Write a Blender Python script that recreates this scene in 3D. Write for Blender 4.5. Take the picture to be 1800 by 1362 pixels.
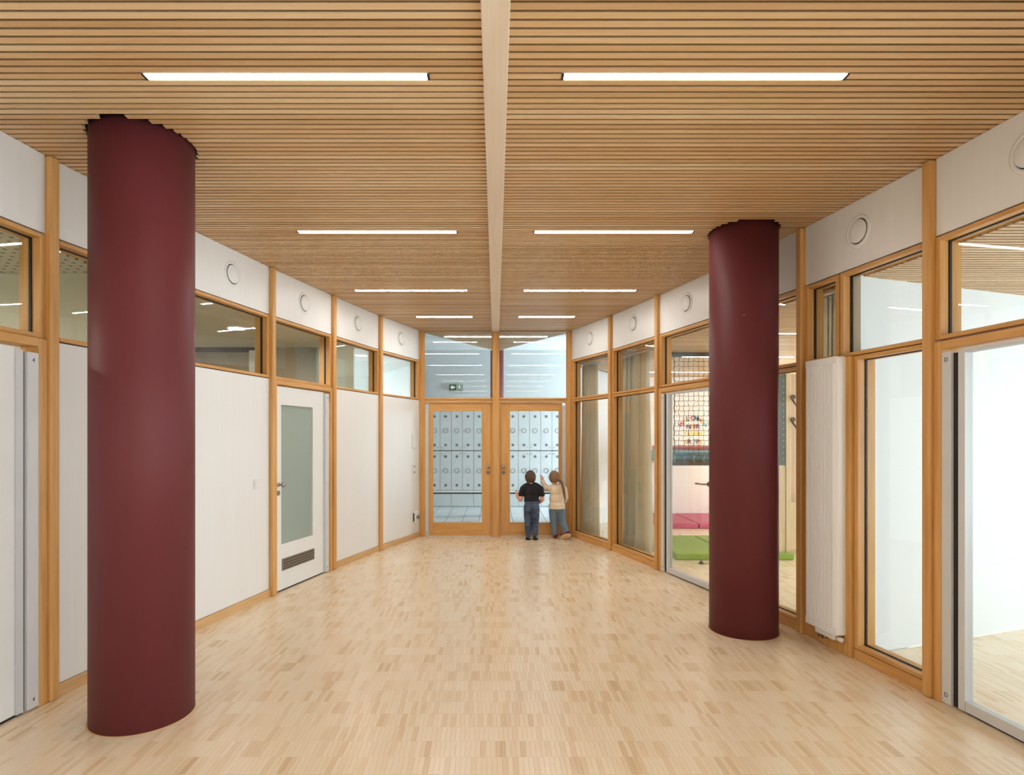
import bpy, bmesh, math, random
from mathutils import Vector, Matrix
random.seed(7)
C = bpy.context.scene.collection
for o in list(bpy.data.objects): bpy.data.objects.remove(o)
PI = math.pi
# ------------------------------------------------------------------ camera
F, PX, PY, EYE = 1050.0, 871.0, 767.0, 1.53
cd = bpy.data.cameras.new('camera'); cam = bpy.data.objects.new('camera', cd); C.objects.link(cam)
cam.location = (0, 0, EYE); cam.rotation_euler = (PI/2, 0, 0)
cd.sensor_width = 36; cd.lens = F/1800*36; cd.sensor_fit = 'HORIZONTAL'
cd.shift_x = (900-PX)/1800; cd.shift_y = (PY-681)/1800; cd.clip_start = .05; cd.clip_end = 100
bpy.context.scene.camera = cam
# ------------------------------------------------------------------ world, daylight, exposure
wd = bpy.data.worlds.new('sky'); bpy.context.scene.world = wd; wd.use_nodes = True
bg = wd.node_tree.nodes['Background']; bg.inputs[0].default_value = (.80, .90, 1, 1); bg.inputs[1].default_value = 1.6
vs = bpy.context.scene.view_settings
vs.view_transform = 'Standard'; vs.look = 'None'; vs.gamma = 1; vs.use_curve_mapping = False; vs.exposure = 1.14
cy = bpy.context.scene.cycles
cy.max_bounces = 5; cy.diffuse_bounces = 4; cy.glossy_bounces = 3; cy.transmission_bounces = 2; cy.transparent_max_bounces = 14
cy.caustics_reflective = False; cy.caustics_refractive = False; cy.use_adaptive_sampling = True; cy.adaptive_threshold = .08; cy.use_denoising = True; cy.sample_clamp_indirect = 6
LAMP = 16.0            # emission of the linear ceiling lights
DAY = (.72, .87, 1)
def area(name, loc, rot, sx, sy, power, col=DAY):
    l = bpy.data.lights.new(name, 'AREA'); l.shape = 'RECTANGLE'; l.size = sx; l.size_y = sy; l.energy = power; l.color = col
    o = bpy.data.objects.new(name, l); C.objects.link(o); o.location = loc; o.rotation_euler = rot; return o
area('daylight_side_room', (6.45, 1.6, 1.4), (0, PI/2, 0), 2.3, 6.0, 50, (.50, .76, 1))       # the white room's window wall
area('daylight_behind', (3.0, -3.0, 1.45), (0, PI/2, 0), 2.2, 5.4, 112)             # side windows of the hall behind the camera
area('daylight_cross_hall', (5.9, 12.25, 1.7), (0, PI/2, 0), 2.6, 1.4, 340)        # window at the end of the cross hall
area('daylight_group_room', (7.0, 8.2, 1.5), (0, PI/2, 0), 2.0, 4.5, 95)          # group room windows
area('daylight_left_rooms', (-5.9, 9.4, 1.25), (0, -PI/2, 0), 1.3, 3.0, 16)           # window of the far left room
# ------------------------------------------------------------------ mesh helpers
class MB:
    def __init__(s): s.v = []; s.f = []; s.sm = []
    def add(s, vs, fs, sm=False):
        n = len(s.v); s.v += [tuple(p) for p in vs]; s.f += [tuple(i+n for i in f) for f in fs]; s.sm += [sm]*len(fs); return s
    def box(s, x0, x1, y0, y1, z0, z1, M=None):
        p = [Vector((x, y, z)) for z in (z0, z1) for y in (y0, y1) for x in (x0, x1)]
        if M: p = [M @ q for q in p]
        return s.add(p, [(0,2,3,1),(4,5,7,6),(0,1,5,4),(2,6,7,3),(0,4,6,2),(1,3,7,5)])
    def slat(s, x0, x1, y0, y1, z0, z1):
        # bar widest at its underside; flanks are undercut to darken the gaps
        u = (y1-y0)*.29
        p = [(x, y, z) for z, a, b in ((z0, y0, y1), (z1, y0+u, y1-u)) for y in (a, b) for x in (x0, x1)]
        return s.add(p, [(0,2,3,1),(4,5,7,6),(0,1,5,4),(2,6,7,3),(0,4,6,2),(1,3,7,5)])
    def prism(s, poly, z0, z1):
        n = len(poly); v = [(x, y, z0) for x, y in poly] + [(x, y, z1) for x, y in poly]
        f = [tuple(range(n-1, -1, -1)), tuple(range(n, 2*n))] + [(i, (i+1) % n, n+(i+1) % n, n+i) for i in range(n)]
        return s.add(v, f)
    def lathe(s, prof, seg=32, M=None, cap=True):
        # prof: list of (radius, height) about local z
        v = []; f = []
        for r, z in prof:
            for k in range(seg):
                a = 2*PI*k/seg; q = Vector((r*math.cos(a), r*math.sin(a), z)); v.append(M @ q if M else q)
        for i in range(len(prof)-1):
            for k in range(seg):
                a = i*seg+k; b = i*seg+(k+1) % seg; f.append((a, b, b+seg, a+seg))
        s.add(v, f, True)
        if cap:
            n = len(s.v)-len(v)
            s.f.append(tuple(n+k for k in range(seg-1, -1, -1))); s.sm.append(False)
            e = n+(len(prof)-1)*seg; s.f.append(tuple(e+k for k in range(seg))); s.sm.append(False)
        return s
    def tube(s, pts, r, seg=6, cap=True):
        pts = [Vector(p) for p in pts]; rs = r if isinstance(r, (list, tuple)) else [r]*len(pts); v = []; f = []
        for i, p in enumerate(pts):
            d = (pts[min(i+1, len(pts)-1)] - pts[max(i-1, 0)]).normalized()
            a = d.cross(Vector((0, 0, 1)));
            if a.length < 1e-3: a = d.cross(Vector((0, 1, 0)))
            a.normalize(); b = d.cross(a)
            for k in range(seg):
                t = 2*PI*k/seg; v.append(p+(a*math.cos(t)+b*math.sin(t))*rs[i])
        for i in range(len(pts)-1):
            for k in range(seg):
                a = i*seg+k; b = i*seg+(k+1) % seg; f.append((a, b, b+seg, a+seg))
        if cap: f += [tuple(range(seg-1, -1, -1)), tuple(range((len(pts)-1)*seg, len(pts)*seg))]
        return s.add(v, f, True)
    def ell(s, c, r, rot=None, seg=14, rings=9):
        v = []; f = []; c = Vector(c)
        if not isinstance(r, (tuple, list)): r = (r, r, r)
        for i in range(rings+1):
            th = PI*i/rings
            for k in range(seg):
                a = 2*PI*k/seg; q = Vector((r[0]*math.sin(th)*math.cos(a), r[1]*math.sin(th)*math.sin(a), -r[2]*math.cos(th)))
                v.append(c+(rot @ q if rot else q))
        for i in range(rings):
            for k in range(seg):
                a = i*seg+k; b = i*seg+(k+1) % seg; f.append((a, b, b+seg, a+seg))
        return s.add(v, f, True)
    def chain(s, pts, rs, n=6):
        for i in range(len(pts)-1):
            a, b = Vector(pts[i]), Vector(pts[i+1])
            for k in range(n+1):
                t = k/n; s.ell(a.lerp(b, t), rs[i]*(1-t)+rs[i+1]*t, seg=10, rings=6)
        return s
    def mesh(s, name):
        m = bpy.data.meshes.new(name); m.from_pydata(s.v, [], s.f); m.polygons.foreach_set('use_smooth', s.sm); m.update(); return m
    def build(s, name, mat, parent=None, M=None, bevel=0, seg=1, kind=None, label=None):
        return link(name, s.mesh(name), mat, parent, M, bevel, seg, kind, label)
def link(name, me, mat, parent=None, M=None, bevel=0, seg=1, kind=None, label=None):
    o = bpy.data.objects.new(name, me); C.objects.link(o)
    if mat and not me.materials: me.materials.append(mat)
    if parent: o.parent = parent
    if M is not None: o.matrix_local = M
    if bevel:
        b = o.modifiers.new('bevel', 'BEVEL'); b.width = bevel; b.segments = seg; b.limit_method = 'ANGLE'; b.harden_normals = False
    if kind: o['kind'] = kind
    if label: o['label'] = label
    return o
def tag(o, label, cat, group=None, kind=None):
    o['label'] = label; o['category'] = cat
    if group: o['group'] = group
    if kind: o['kind'] = kind
    return o
def empty(name, M=None, loc=None):
    o = bpy.data.objects.new(name, None); C.objects.link(o); o.empty_display_size = .1
    if M is not None: o.matrix_world = M
    if loc is not None: o.location = loc
    return o
T = Matrix.Translation
def text_mesh(name, curve, mat):
    tmp = bpy.data.objects.new('tmp', curve); C.objects.link(tmp); bpy.context.view_layer.update()
    me = bpy.data.meshes.new_from_object(tmp.evaluated_get(bpy.context.evaluated_depsgraph_get())); bpy.data.objects.remove(tmp)
    me.name = name; me.materials.clear(); return link(name, me, mat)
# ------------------------------------------------------------------ materials
def lin(r, g, b):
    f = lambda c: c/12.92 if c <= .04045 else ((c+.055)/1.055)**2.4
    return (f(r/255), f(g/255), f(b/255), 1)
MATS = {}
class NT:
    def __init__(s, name):
        s.m = bpy.data.materials.new(name); s.m.use_nodes = True; s.t = s.m.node_tree; s.n = s.t.nodes; s.l = s.t.links
        s.p = s.n['Principled BSDF']; s.out = s.n['Material Output']; MATS[name] = s.m
    def node(s, t, **k):
        n = s.n.new(t)
        for a, b in k.items(): setattr(n, a, b)
        return n
    def math(s, op, a, b=None):
        n = s.node('ShaderNodeMath', operation=op)
        for i, q in enumerate((a, b)):
            if q is None: continue
            if isinstance(q, (int, float)): n.inputs[i].default_value = q
            else: s.l.new(q, n.inputs[i])
        return n.outputs[0]
    def ramp(s, fac, stops):
        r = s.node('ShaderNodeValToRGB'); e = r.color_ramp.elements
        while len(e) < len(stops): e.new(.5)
        for el, (p, c) in zip(e, stops): el.position = p; el.color = c
        s.l.new(fac, r.inputs[0]); return r.outputs[0]
    def pos(s):
        return s.node('ShaderNodeNewGeometry').outputs['Position']
    def noise(s, scale, vec=None, size=1.0, detail=4, rough=.55):
        if vec is None: vec = s.pos()
        mp = s.node('ShaderNodeMapping'); mp.inputs['Scale'].default_value = scale; s.l.new(vec, mp.inputs[0])
        n = s.node('ShaderNodeTexNoise'); n.inputs['Scale'].default_value = size; n.inputs['Detail'].default_value = detail; n.inputs['Roughness'].default_value = rough
        s.l.new(mp.outputs[0], n.inputs['Vector']); return n.outputs[0]
    def mix(s, fac, a, b, mode='MIX'):
        n = s.node('ShaderNodeMix', data_type='RGBA', blend_type=mode)
        for i, q in ((0, fac), (6, a), (7, b)):
            if isinstance(q, (int, float)): n.inputs[i].default_value = q
            elif isinstance(q, tuple): n.inputs[i].default_value = q
            else: s.l.new(q, n.inputs[i])
        return n.outputs[2]
    def col(s, q):
        if isinstance(q, tuple): s.p.inputs['Base Color'].default_value = q
        else: s.l.new(q, s.p.inputs['Base Color'])
        return s
    def set(s, **k):
        for a, b in k.items(): s.p.inputs[a.replace('_', ' ')].default_value = b
        return s
    def bump(s, h, strength=.2, dist=.001):
        b = s.node('ShaderNodeBump'); b.inputs['Strength'].default_value = strength; b.inputs['Distance'].default_value = dist
        s.l.new(h, b.inputs['Height']); s.l.new(b.outputs[0], s.p.inputs['Normal']); return s
def plain(name, c, rough=.5, metal=0, var=.06, scale=6, emit=0):
    t = NT(name); k = t.noise((scale,)*3); lo = tuple(x*(1-var) for x in c[:3])+(1,); hi = tuple(min(1, x*(1+var)) for x in c[:3])+(1,)
    t.col(t.ramp(k, [(.3, lo), (.7, hi)])).set(Roughness=rough, Metallic=metal)
    if emit: t.p.inputs['Emission Color'].default_value = c; t.p.inputs['Emission Strength'].default_value = emit
    return t.m
def wood(name, stops, scale, rough=.45, tone=None, fine=None):
    t = NT(name); g = t.noise(scale, detail=6, rough=.6); big = t.noise((.7, .7, .7), detail=2)
    f = t.math('ADD', t.math('MULTIPLY', g, .7), t.math('MULTIPLY', big, .3))
    if tone:
        sx = t.node('ShaderNodeSeparateXYZ'); t.l.new(t.pos(), sx.inputs[0]); tone(t, sx)
        f = t.math('ADD', t.math('MULTIPLY', f, .62), t.math('MULTIPLY', t.tone, .38))
    t.col(t.ramp(f, stops)).set(Roughness=rough); t.bump(g, .12, .0006); return t.m
honey = [(.30, lin(190, 134, 70)), (.5, lin(214, 160, 92)), (.72, lin(226, 178, 112))]
M_FRAME = wood('honey_timber_upright', honey, (28, 28, 1.6))
M_RAIL = wood('honey_timber_rail', honey, (3, 3, 34))
M_SKIRT = wood('pale_timber_skirting', [(.3, lin(196, 150, 96)), (.7, lin(226, 186, 132))], (2.5, 2.5, 40))
def slat_tone(t, sx):
    w = t.node('ShaderNodeTexWhiteNoise', noise_dimensions='2D'); cv = t.node('ShaderNodeCombineXYZ')
    t.l.new(t.math('FLOOR', t.math('DIVIDE', t.math('SUBTRACT', sx.outputs[1], SLAT0-.007), PITCH)), cv.inputs[0])
    t.l.new(t.math('GREATER_THAN', sx.outputs[0], 0.0), cv.inputs[1]); t.l.new(cv.outputs[0], w.inputs['Vector']); t.tone = w.outputs[0]
PITCH, SLAT0, SLATW, SLATH = .0487, 2.2335, .0352, .022
SLATC = [(.22, lin(196, 154, 106)), (.5, lin(220, 180, 132)), (.78, lin(236, 206, 164))]
M_SLAT = wood('ceiling_slat_wood', SLATC, (2.2, 46, 46), .42, slat_tone)
M_BEAM = wood('pale_beam_wood', [(.3, lin(226, 206, 184)), (.7, lin(238, 222, 202))], (40, 1.6, 40), .4)
M_DARK = plain('dark_brown_fleece', (.030, .017, .008, 1), .95)
M_BLACK = plain('black_rubber', (.012, .012, .013, 1), .6)
def white_panel(name, a, b, rough=.38):
    t = NT(name); g = t.noise((34, 34, .9), detail=3); t.col(t.ramp(g, [(.3, a), (.7, b)])).set(Roughness=rough); return t.m
M_PANEL = white_panel('white_glazed_panel', lin(234, 233, 230), lin(237, 236, 234))
M_WHITE = plain('white_paint', lin(234, 234, 232), .45, var=.015)
M_WALL = plain('white_wall_paint', lin(230, 230, 227), .7, var=.02, scale=2)
M_HALL = plain('grey_white_wall_paint', lin(205, 208, 208), .7, var=.02, scale=2)
M_ALU = plain('pale_aluminium', lin(214, 215, 216), .38, .1, .02)
M_STEEL = plain('brushed_steel', lin(170, 166, 160), .25, 1, .05)
M_DSTEEL = plain('grey_grille_steel', lin(138, 128, 116), .4, .7, .05)
def column_mat():
    t = NT('maroon_column_paint'); n = t.noise((3, 3, 1.4), detail=5); base = t.ramp(n, [(.3, (.132, .0240, .0280, 1)), (.7, (.150, .0300, .0340, 1))])
    v = t.node('ShaderNodeTexVoronoi'); v.inputs['Scale'].default_value = 6.5; t.l.new(t.pos(), v.inputs['Vector'])
    pit = t.math('LESS_THAN', v.outputs['Distance'], .030)
    sc = t.noise((9, 9, 60), detail=2); scr = t.math('GREATER_THAN', sc, .80)
    c = t.mix(pit, base, lin(42, 14, 16)); c = t.mix(t.math('MULTIPLY', scr, .5), c, lin(190, 150, 140))
    t.col(c).set(Roughness=.55); t.p.inputs['Specular IOR Level'].default_value = .3; t.bump(t.noise((25, 25, 25)), .06, .002); return t.m
M_COL = column_mat()
def parquet(name='beech_mosaic_parquet'):
    t = NT(name); sx = t.node('ShaderNodeSeparateXYZ'); t.l.new(t.pos(), sx.inputs[0])
    row = t.math('FLOOR', t.math('DIVIDE', t.math('SUBTRACT', sx.outputs[1], ROW0), ROWL))
    off = t.math('MULTIPLY', t.math('FRACT', t.math('MULTIPLY', row, .37)), STW)
    colm = t.math('FLOOR', t.math('DIVIDE', t.math('ADD', sx.outputs[0], off), STW))
    def wn(a, b):
        w = t.node('ShaderNodeTexWhiteNoise', noise_dimensions='2D'); cv = t.node('ShaderNodeCombineXYZ'); t.l.new(a, cv.inputs[0]); t.l.new(b, cv.inputs[1])
        t.l.new(cv.outputs[0], w.inputs['Vector']); return w.outputs[0]
    v1 = wn(colm, row); blk = t.math('FLOOR', t.math('DIVIDE', t.math('ADD', colm, t.math('MULTIPLY', row, 3)), 5)); v2 = wn(blk, row)
    g = t.noise((90, 5, 20), detail=5)
    v1 = t.math('POWER', v1, 2.2); v2 = t.math('POWER', v2, 1.6)
    f = t.math('ADD', t.math('ADD', t.math('MULTIPLY', v1, .46), t.math('MULTIPLY', v2, .30)), t.math('MULTIPLY', g, .34))
    t.col(t.ramp(f, [(.10, lin(247, 231, 204)), (.45, lin(243, 222, 190)), (.70, lin(235, 209, 172)), (1.0, lin(216, 184, 140))])).set(Roughness=.24)
    t.p.inputs['Specular IOR Level'].default_value = .45
    t.bump(g, .06, .0005); return t.m
ROW0, ROWL, STW = 2.853, .1483, .0245
M_FLOOR = parquet()
M_JOINT = plain('parquet_joint', lin(150, 116, 80), .8)
def glass_mat(name, tint=(.965, .985, .97, 1), ior=1.5, boost=1.0):
    t = NT(name); t.n.remove(t.p)
    tr = t.node('ShaderNodeBsdfTransparent'); tr.inputs[0].default_value = tint
    gl = t.node('ShaderNodeBsdfGlossy'); gl.inputs['Roughness'].default_value = .0; gl.inputs[0].default_value = (1, 1, 1, 1)
    fr = t.node('ShaderNodeLayerWeight'); fr.inputs[0].default_value = .5      # Schlick reflectance, the same from both sides of the pane
    sch = t.math('ADD', t.math('MULTIPLY', t.math('POWER', fr.outputs['Facing'], 5.0), .96*boost), .04*boost)
    mx = t.node('ShaderNodeMixShader'); t.l.new(sch, mx.inputs[0])
    t.l.new(tr.outputs[0], mx.inputs[1]); t.l.new(gl.outputs[0], mx.inputs[2]); t.l.new(mx.outputs[0], t.out.inputs[0]); return t.m
M_GLASS = glass_mat('window_glass')
def frosted():
    t = NT('frosted_glass'); t.n.remove(t.p)
    d = t.node('ShaderNodeBsdfDiffuse'); d.inputs[0].default_value = lin(190, 205, 196)
    tl = t.node('ShaderNodeBsdfTranslucent'); tl.inputs[0].default_value = lin(200, 214, 204)
    m1 = t.node('ShaderNodeMixShader'); m1.inputs[0].default_value = .35; t.l.new(d.outputs[0], m1.inputs[1]); t.l.new(tl.outputs[0], m1.inputs[2])
    gl = t.node('ShaderNodeBsdfGlossy'); gl.inputs['Roughness'].default_value = .12
    lw = t.node('ShaderNodeFresnel'); lw.inputs[0].default_value = 1.4
    m2 = t.node('ShaderNodeMixShader'); t.l.new(lw.outputs[0], m2.inputs[0]); t.l.new(m1.outputs[0], m2.inputs[1]); t.l.new(gl.outputs[0], m2.inputs[2])
    t.l.new(m2.outputs[0], t.out.inputs[0]); return t.m
M_FROST = frosted()
def emis(name, c, s):
    t = NT(name); t.n.remove(t.p); e = t.node('ShaderNodeEmission'); e.inputs[0].default_value = c; e.inputs[1].default_value = s
    t.l.new(e.outputs[0], t.out.inputs[0]); return t.m
M_DOWN_LOW = emis('downlight_glow_low', (1, .93, .82, 1), 45)
M_DOWN = emis('downlight_glow', (1, .93, .82, 1), 230)
def cloth(name, c, var=.1, fine=220, rough=.85):
    t = NT(name); k = t.noise((7, 7, 7), detail=3); w = t.noise((fine,)*3, detail=1)
    lo = tuple(x*(1-var) for x in c[:3])+(1,); hi = tuple(min(1, x*(1+var)) for x in c[:3])+(1,)
    t.col(t.ramp(k, [(.3, lo), (.7, hi)])).set(Roughness=rough); t.bump(w, .25, .001); return t.m
M_CURT = cloth('beige_curtain_cloth', lin(240, 230, 212), .02)
_n = M_CURT.node_tree; _t = _n.nodes.new('ShaderNodeBsdfTranslucent'); _t.inputs[0].default_value = lin(240, 229, 208); _m = _n.nodes.new('ShaderNodeMixShader'); _m.inputs[0].default_value = .55
_n.links.new(_n.nodes['Principled BSDF'].outputs[0], _m.inputs[1]); _n.links.new(_t.outputs[0], _m.inputs[2]); _n.links.new(_m.outputs[0], _n.nodes['Material Output'].inputs[0])
# ------------------------------------------------------------------ plan of the hall (x across, y depth)
LP = [(-1.157, 9.15), (-1.556, 8.02), (-1.875, 6.87), (-2.157, 5.737), (-2.395, 4.605), (-2.591, 3.47), (-2.70, 2.33)]
RP = [(1.157, 9.15), (1.556, 8.02), (1.875, 6.87), (2.157, 5.737), (2.397, 4.66), (2.570, 3.52), (2.69, 2.35)]
REAR = -6.4
LFULL = LP + [(-2.78, 1.2), (-2.82, 0), (-2.82, REAR)]
RFULL = RP + [(2.77, 1.2), (2.81, 0), (2.81, REAR)]
def xwall(side, y):
    P = LFULL if side < 0 else RFULL
    for a, b in zip(P, P[1:]):
        if b[1] <= y <= a[1]:
            t = (y-a[1])/(b[1]-a[1]); return a[0]+t*(b[0]-a[0])
    return P[0][0] if y > P[0][1] else P[-1][0]
def bay(A, B):
    A = Vector((A[0], A[1], 0)); B = Vector((B[0], B[1], 0)); u = (B-A); W = u.length; u.normalize(); n = Vector((-u.y, u.x, 0))
    M = Matrix.Identity(4)
    for i in range(3): M[i][0] = u[i]; M[i][1] = n[i]; M[i][3] = A[i]
    return M, W
LB = lambda i: bay(LFULL[i], LFULL[i+1])
RB = lambda i: bay(RFULL[i+1], RFULL[i])
ZC, ZT, ZH, ZM = 3.15, 2.69, 2.09, 2.075     # ceiling, underside of head panels, window sill line
# ------------------------------------------------------------------ floor
floor = MB().prism([(x, y) for x, y in ((-3.0, 2.4), (3.0, 2.4), (3.0, 9.3), (-3.0, 9.3))], -.06, -.004).build('floor', M_JOINT)
tag(floor, 'pale beech mosaic parquet floor of the hall', 'floor', kind='structure')
MB().box(-3.0, 3.0, REAR-.2, 2.4, -.06, 0).build('rear_boards', M_FLOOR, floor)
COLS = [(-1.945, 3.30, .256), (1.962, 4.73, .256)]
strips = []
r = math.floor((2.42-ROW0)/ROWL)
while ROW0+r*ROWL < 9.22:
    y0 = ROW0+r*ROWL; y1 = min(y0+ROWL, 9.22); off = ((r*.37) % 1.0)*STW
    xl = min(xwall(-1, y0), xwall(-1, y1)); xr = max(xwall(1, y0), xwall(1, y1))
    k = math.floor((xl+off)/STW)
    while k*STW-off < xr:
        strips.append((k*STW-off, y0, y1-y0)); k += 1
    r += 1
def strip_verts(x, y, l, dz): return (x+.0003, x+STW-.0003, y+.0003, y+l-.0003, -.004, dz)
inview = sorted([s for s in strips if s[1] >= ROW0-.2 and abs(s[0]-.02) < .9*s[1]], key=lambda s: (round(s[1], 3), abs(s[0])))
near = set(inview[:290]); sm = MB().box(.0003, STW-.0003, .0003, ROWL-.0003, -.004, 0).mesh('parquet_strip')
rest = MB()
for s in strips:
    dz = random.uniform(-.00025, .0001)
    if s in near and abs(s[2]-ROWL) < 1e-6:
        o = link('parquet_strip', sm, M_FLOOR, floor); o.location = (s[0], s[1], dz)
    else:
        x0, x1, y0, y1, z0, z1 = strip_verts(*s, dz); n = len(rest.v)
        rest.add([(x0, y0, z0), (x1, y0, z0), (x1, y1, z0), (x0, y1, z0), (x0, y0, z1), (x1, y0, z1), (x1, y1, z1), (x0, y1, z1)],
                 [(4, 5, 6, 7), (0, 1, 5, 4), (1, 2, 6, 5), (2, 3, 7, 6), (3, 0, 4, 7)])
rest.build('parquet_strips', M_FLOOR, floor, kind='stuff')
# ------------------------------------------------------------------ ceiling: dark void board, slats, beam
ceil = MB().box(-3.0, 3.0, REAR-.2, 9.2, 3.175, 3.28).build('ceiling', M_DARK)
tag(ceil, 'timber slat ceiling of the hall on either side of the pale beam', 'ceiling', kind='structure')
LAMPROWS = [(8.10, .316, 1.07), (6.63, .316, 1.558), (4.725, .311, 1.56), (2.70, .308, 1.572), (.86, .31, 1.57), (-.94, .31, 1.57), (-3.0, .31, 1.57), (-5.1, .31, 1.57)]
BEAMW = .055
def cut(segs, a, b):
    out = []
    for s, e in segs:
        if b <= s or a >= e: out.append((s, e)); continue
        if a-s > .01: out.append((s, a))
        if e-b > .01: out.append((b, e))
    return out
unit = MB().slat(0, 1, 0, 1, 0, 1).mesh('slat')
rear = MB(); kmin = math.floor((REAR-SLAT0)/PITCH)
lampslot = {}
for (ly, a, b) in LAMPROWS: lampslot[round((ly-SLATW/2-SLAT0)/PITCH)] = (a, b)
for k in range(kmin, 145):
    y = SLAT0+k*PITCH
    if y > 9.17: break
    for sd in (-1, 1):
        end = max(abs(xwall(sd, y)), abs(xwall(sd, y+SLATW)))+.03
        segs = [(BEAMW, end)]
        if k in lampslot: segs = cut(segs, lampslot[k][0]-.012, lampslot[k][1]+.012)
        for cx, cy, cr in COLS:
            if cx*sd > 0:
                d = min(abs(y-cy), abs(y+SLATW-cy)) if not (y < cy < y+SLATW) else 0
                rr = cr+.006
                if d < rr:
                    h = math.sqrt(rr*rr-d*d); segs = cut(segs, abs(cx)-h, abs(cx)+h)
        for (s, e) in segs:
            x0, x1 = (s, e) if sd > 0 else (-e, -s)
            if 2.15 < y < 8.15:
                o = link('slat', unit, M_SLAT, ceil); o.location = (x0, y, ZC); o.scale = (x1-x0, SLATW, SLATH)
            else: rear.slat(x0, x1, y, y+SLATW, ZC, ZC+SLATH)
rear.build('slats', M_SLAT, ceil, kind='stuff')
beam = MB().box(-BEAMW, BEAMW, REAR-.1, 9.10, 3.125, 3.174).build('trim_1', M_BEAM, bevel=.004)
tag(beam, 'pale planed timber beam running along the middle of the slat ceiling', 'beam', kind='structure')
# ------------------------------------------------------------------ linear lights
LAMPS = {}
def lamp_mat(k):
    if k not in LAMPS: LAMPS[k] = emis('lamp_diffuser_glow_%d' % round(k*100), (1, .968, .935, 1), LAMP*k)
    return LAMPS[k]
OUTPUT = {8.10: 2.4, 6.63: 1.6, 4.725: 1.05, 2.70: .82}     # emission factor per row, tuned for brightness; rows behind the camera run low
def linear_light(y, x0, x1, z, label, group='linear ceiling lights', w=.045, out=1.0):
    t = empty('linear_light', loc=((x0+x1)/2, y, z)); h = (x1-x0)/2
    MB().add([(-h, -w/2, -.001), (-h, w/2, -.001), (h, w/2, -.001), (h, -w/2, -.001)], [(0, 1, 2, 3)]).build('diffuser', lamp_mat(out), t)
    MB().box(-h-.01, h+.01, -w/2, w/2, .001, .022).build('housing', M_ALU, t)
    for s in (-1, 1): MB().box(min(s*h, s*(h+.011)), max(s*h, s*(h+.011)), -w/2, w/2, -.004, .0008).build('end_cap', M_BLACK, t)
    return tag(t, label, 'light', group)
rown = {8.10: 'short lit linear ceiling light %s of the beam nearest the glass doors', 6.63: 'lit linear ceiling light %s of the beam, second row from the glass doors',
        4.725: 'lit linear ceiling light %s of the beam, beside the far maroon column', 2.70: 'large lit linear ceiling light %s of the beam, nearest the camera'}
for ly, a, b in LAMPROWS:
    yy = SLAT0+round((ly-SLATW/2-SLAT0)/PITCH)*PITCH+SLATW/2
    for sd, nm in ((-1, 'left'), (1, 'right')):
        lab = rown[ly] % nm if ly in rown else 'lit linear ceiling light %s of the beam behind the camera, %s row' % (nm, {.86: 'overhead', -.94: 'second', -3.0: 'third', -5.1: 'rearmost'}[ly])
        linear_light(yy, *( (a, b) if sd > 0 else (-b, -a)), ZC, lab, 'linear ceiling lights' if ly in rown else 'lights behind the camera', out=OUTPUT.get(ly, .45))
# ------------------------------------------------------------------ columns
def column(cx, cy, r, z1, label, z0=-.004, seg=64):
    t = empty('round_column', loc=(cx, cy, 0))
    MB().lathe([(r, z0), (r, z1)], seg).build('shaft', M_COL, t)
    MB().lathe([(r+.009, 0), (r+.009, .0008), (r, .0012)], seg, cap=False).build('joint_ring', M_SKIRT, t)
    return tag(t, label, 'column')
column(*COLS[0], 3.174, 'thick round maroon column in the left foreground')
column(*COLS[1], 3.174, 'round maroon column on the right, beside the radiator')
# ------------------------------------------------------------------ wall building blocks in bay coordinates (u along, w towards the hall, z up)
wall_left = tag(empty('wall_left'), 'left wall of white panels between timber posts', 'wall', kind='structure')
wall_right = tag(empty('wall_right'), 'right wall of timber posts with white head panels over glazing', 'wall', kind='structure')
wall_end = tag(empty('wall_end'), 'timber framed glazed end wall around the double doors', 'wall', kind='structure')
base_left = tag(empty('baseboard_left'), 'pale timber skirting along the left wall', 'baseboard', kind='structure')
base_right = tag(empty('baseboard_right'), 'timber sill board along the right wall', 'baseboard', kind='structure')
POSTW, POSTP = .03, .042
def post(P, Mdir, parent):
    M = Mdir.copy(); M[0][3], M[1][3] = P[0], P[1]
    MB().box(-POSTW, POSTW, -.10, POSTP, 0, ZC-.002).build('post', M_FRAME, parent, M, bevel=.012, seg=4)
def panel(M, u0, u1, z0, z1, parent, name='wall_panel'):
    MB().box(u0+.003, u1-.003, -.022, 0, z0+.003, z1-.003).build(name, M_PANEL, parent, M)
    MB().box(u0-.005, u1+.005, -.034, -.024, z0-.005, z1+.005).build('backing_board', M_BLACK, parent, M)
wn = [0]
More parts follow.
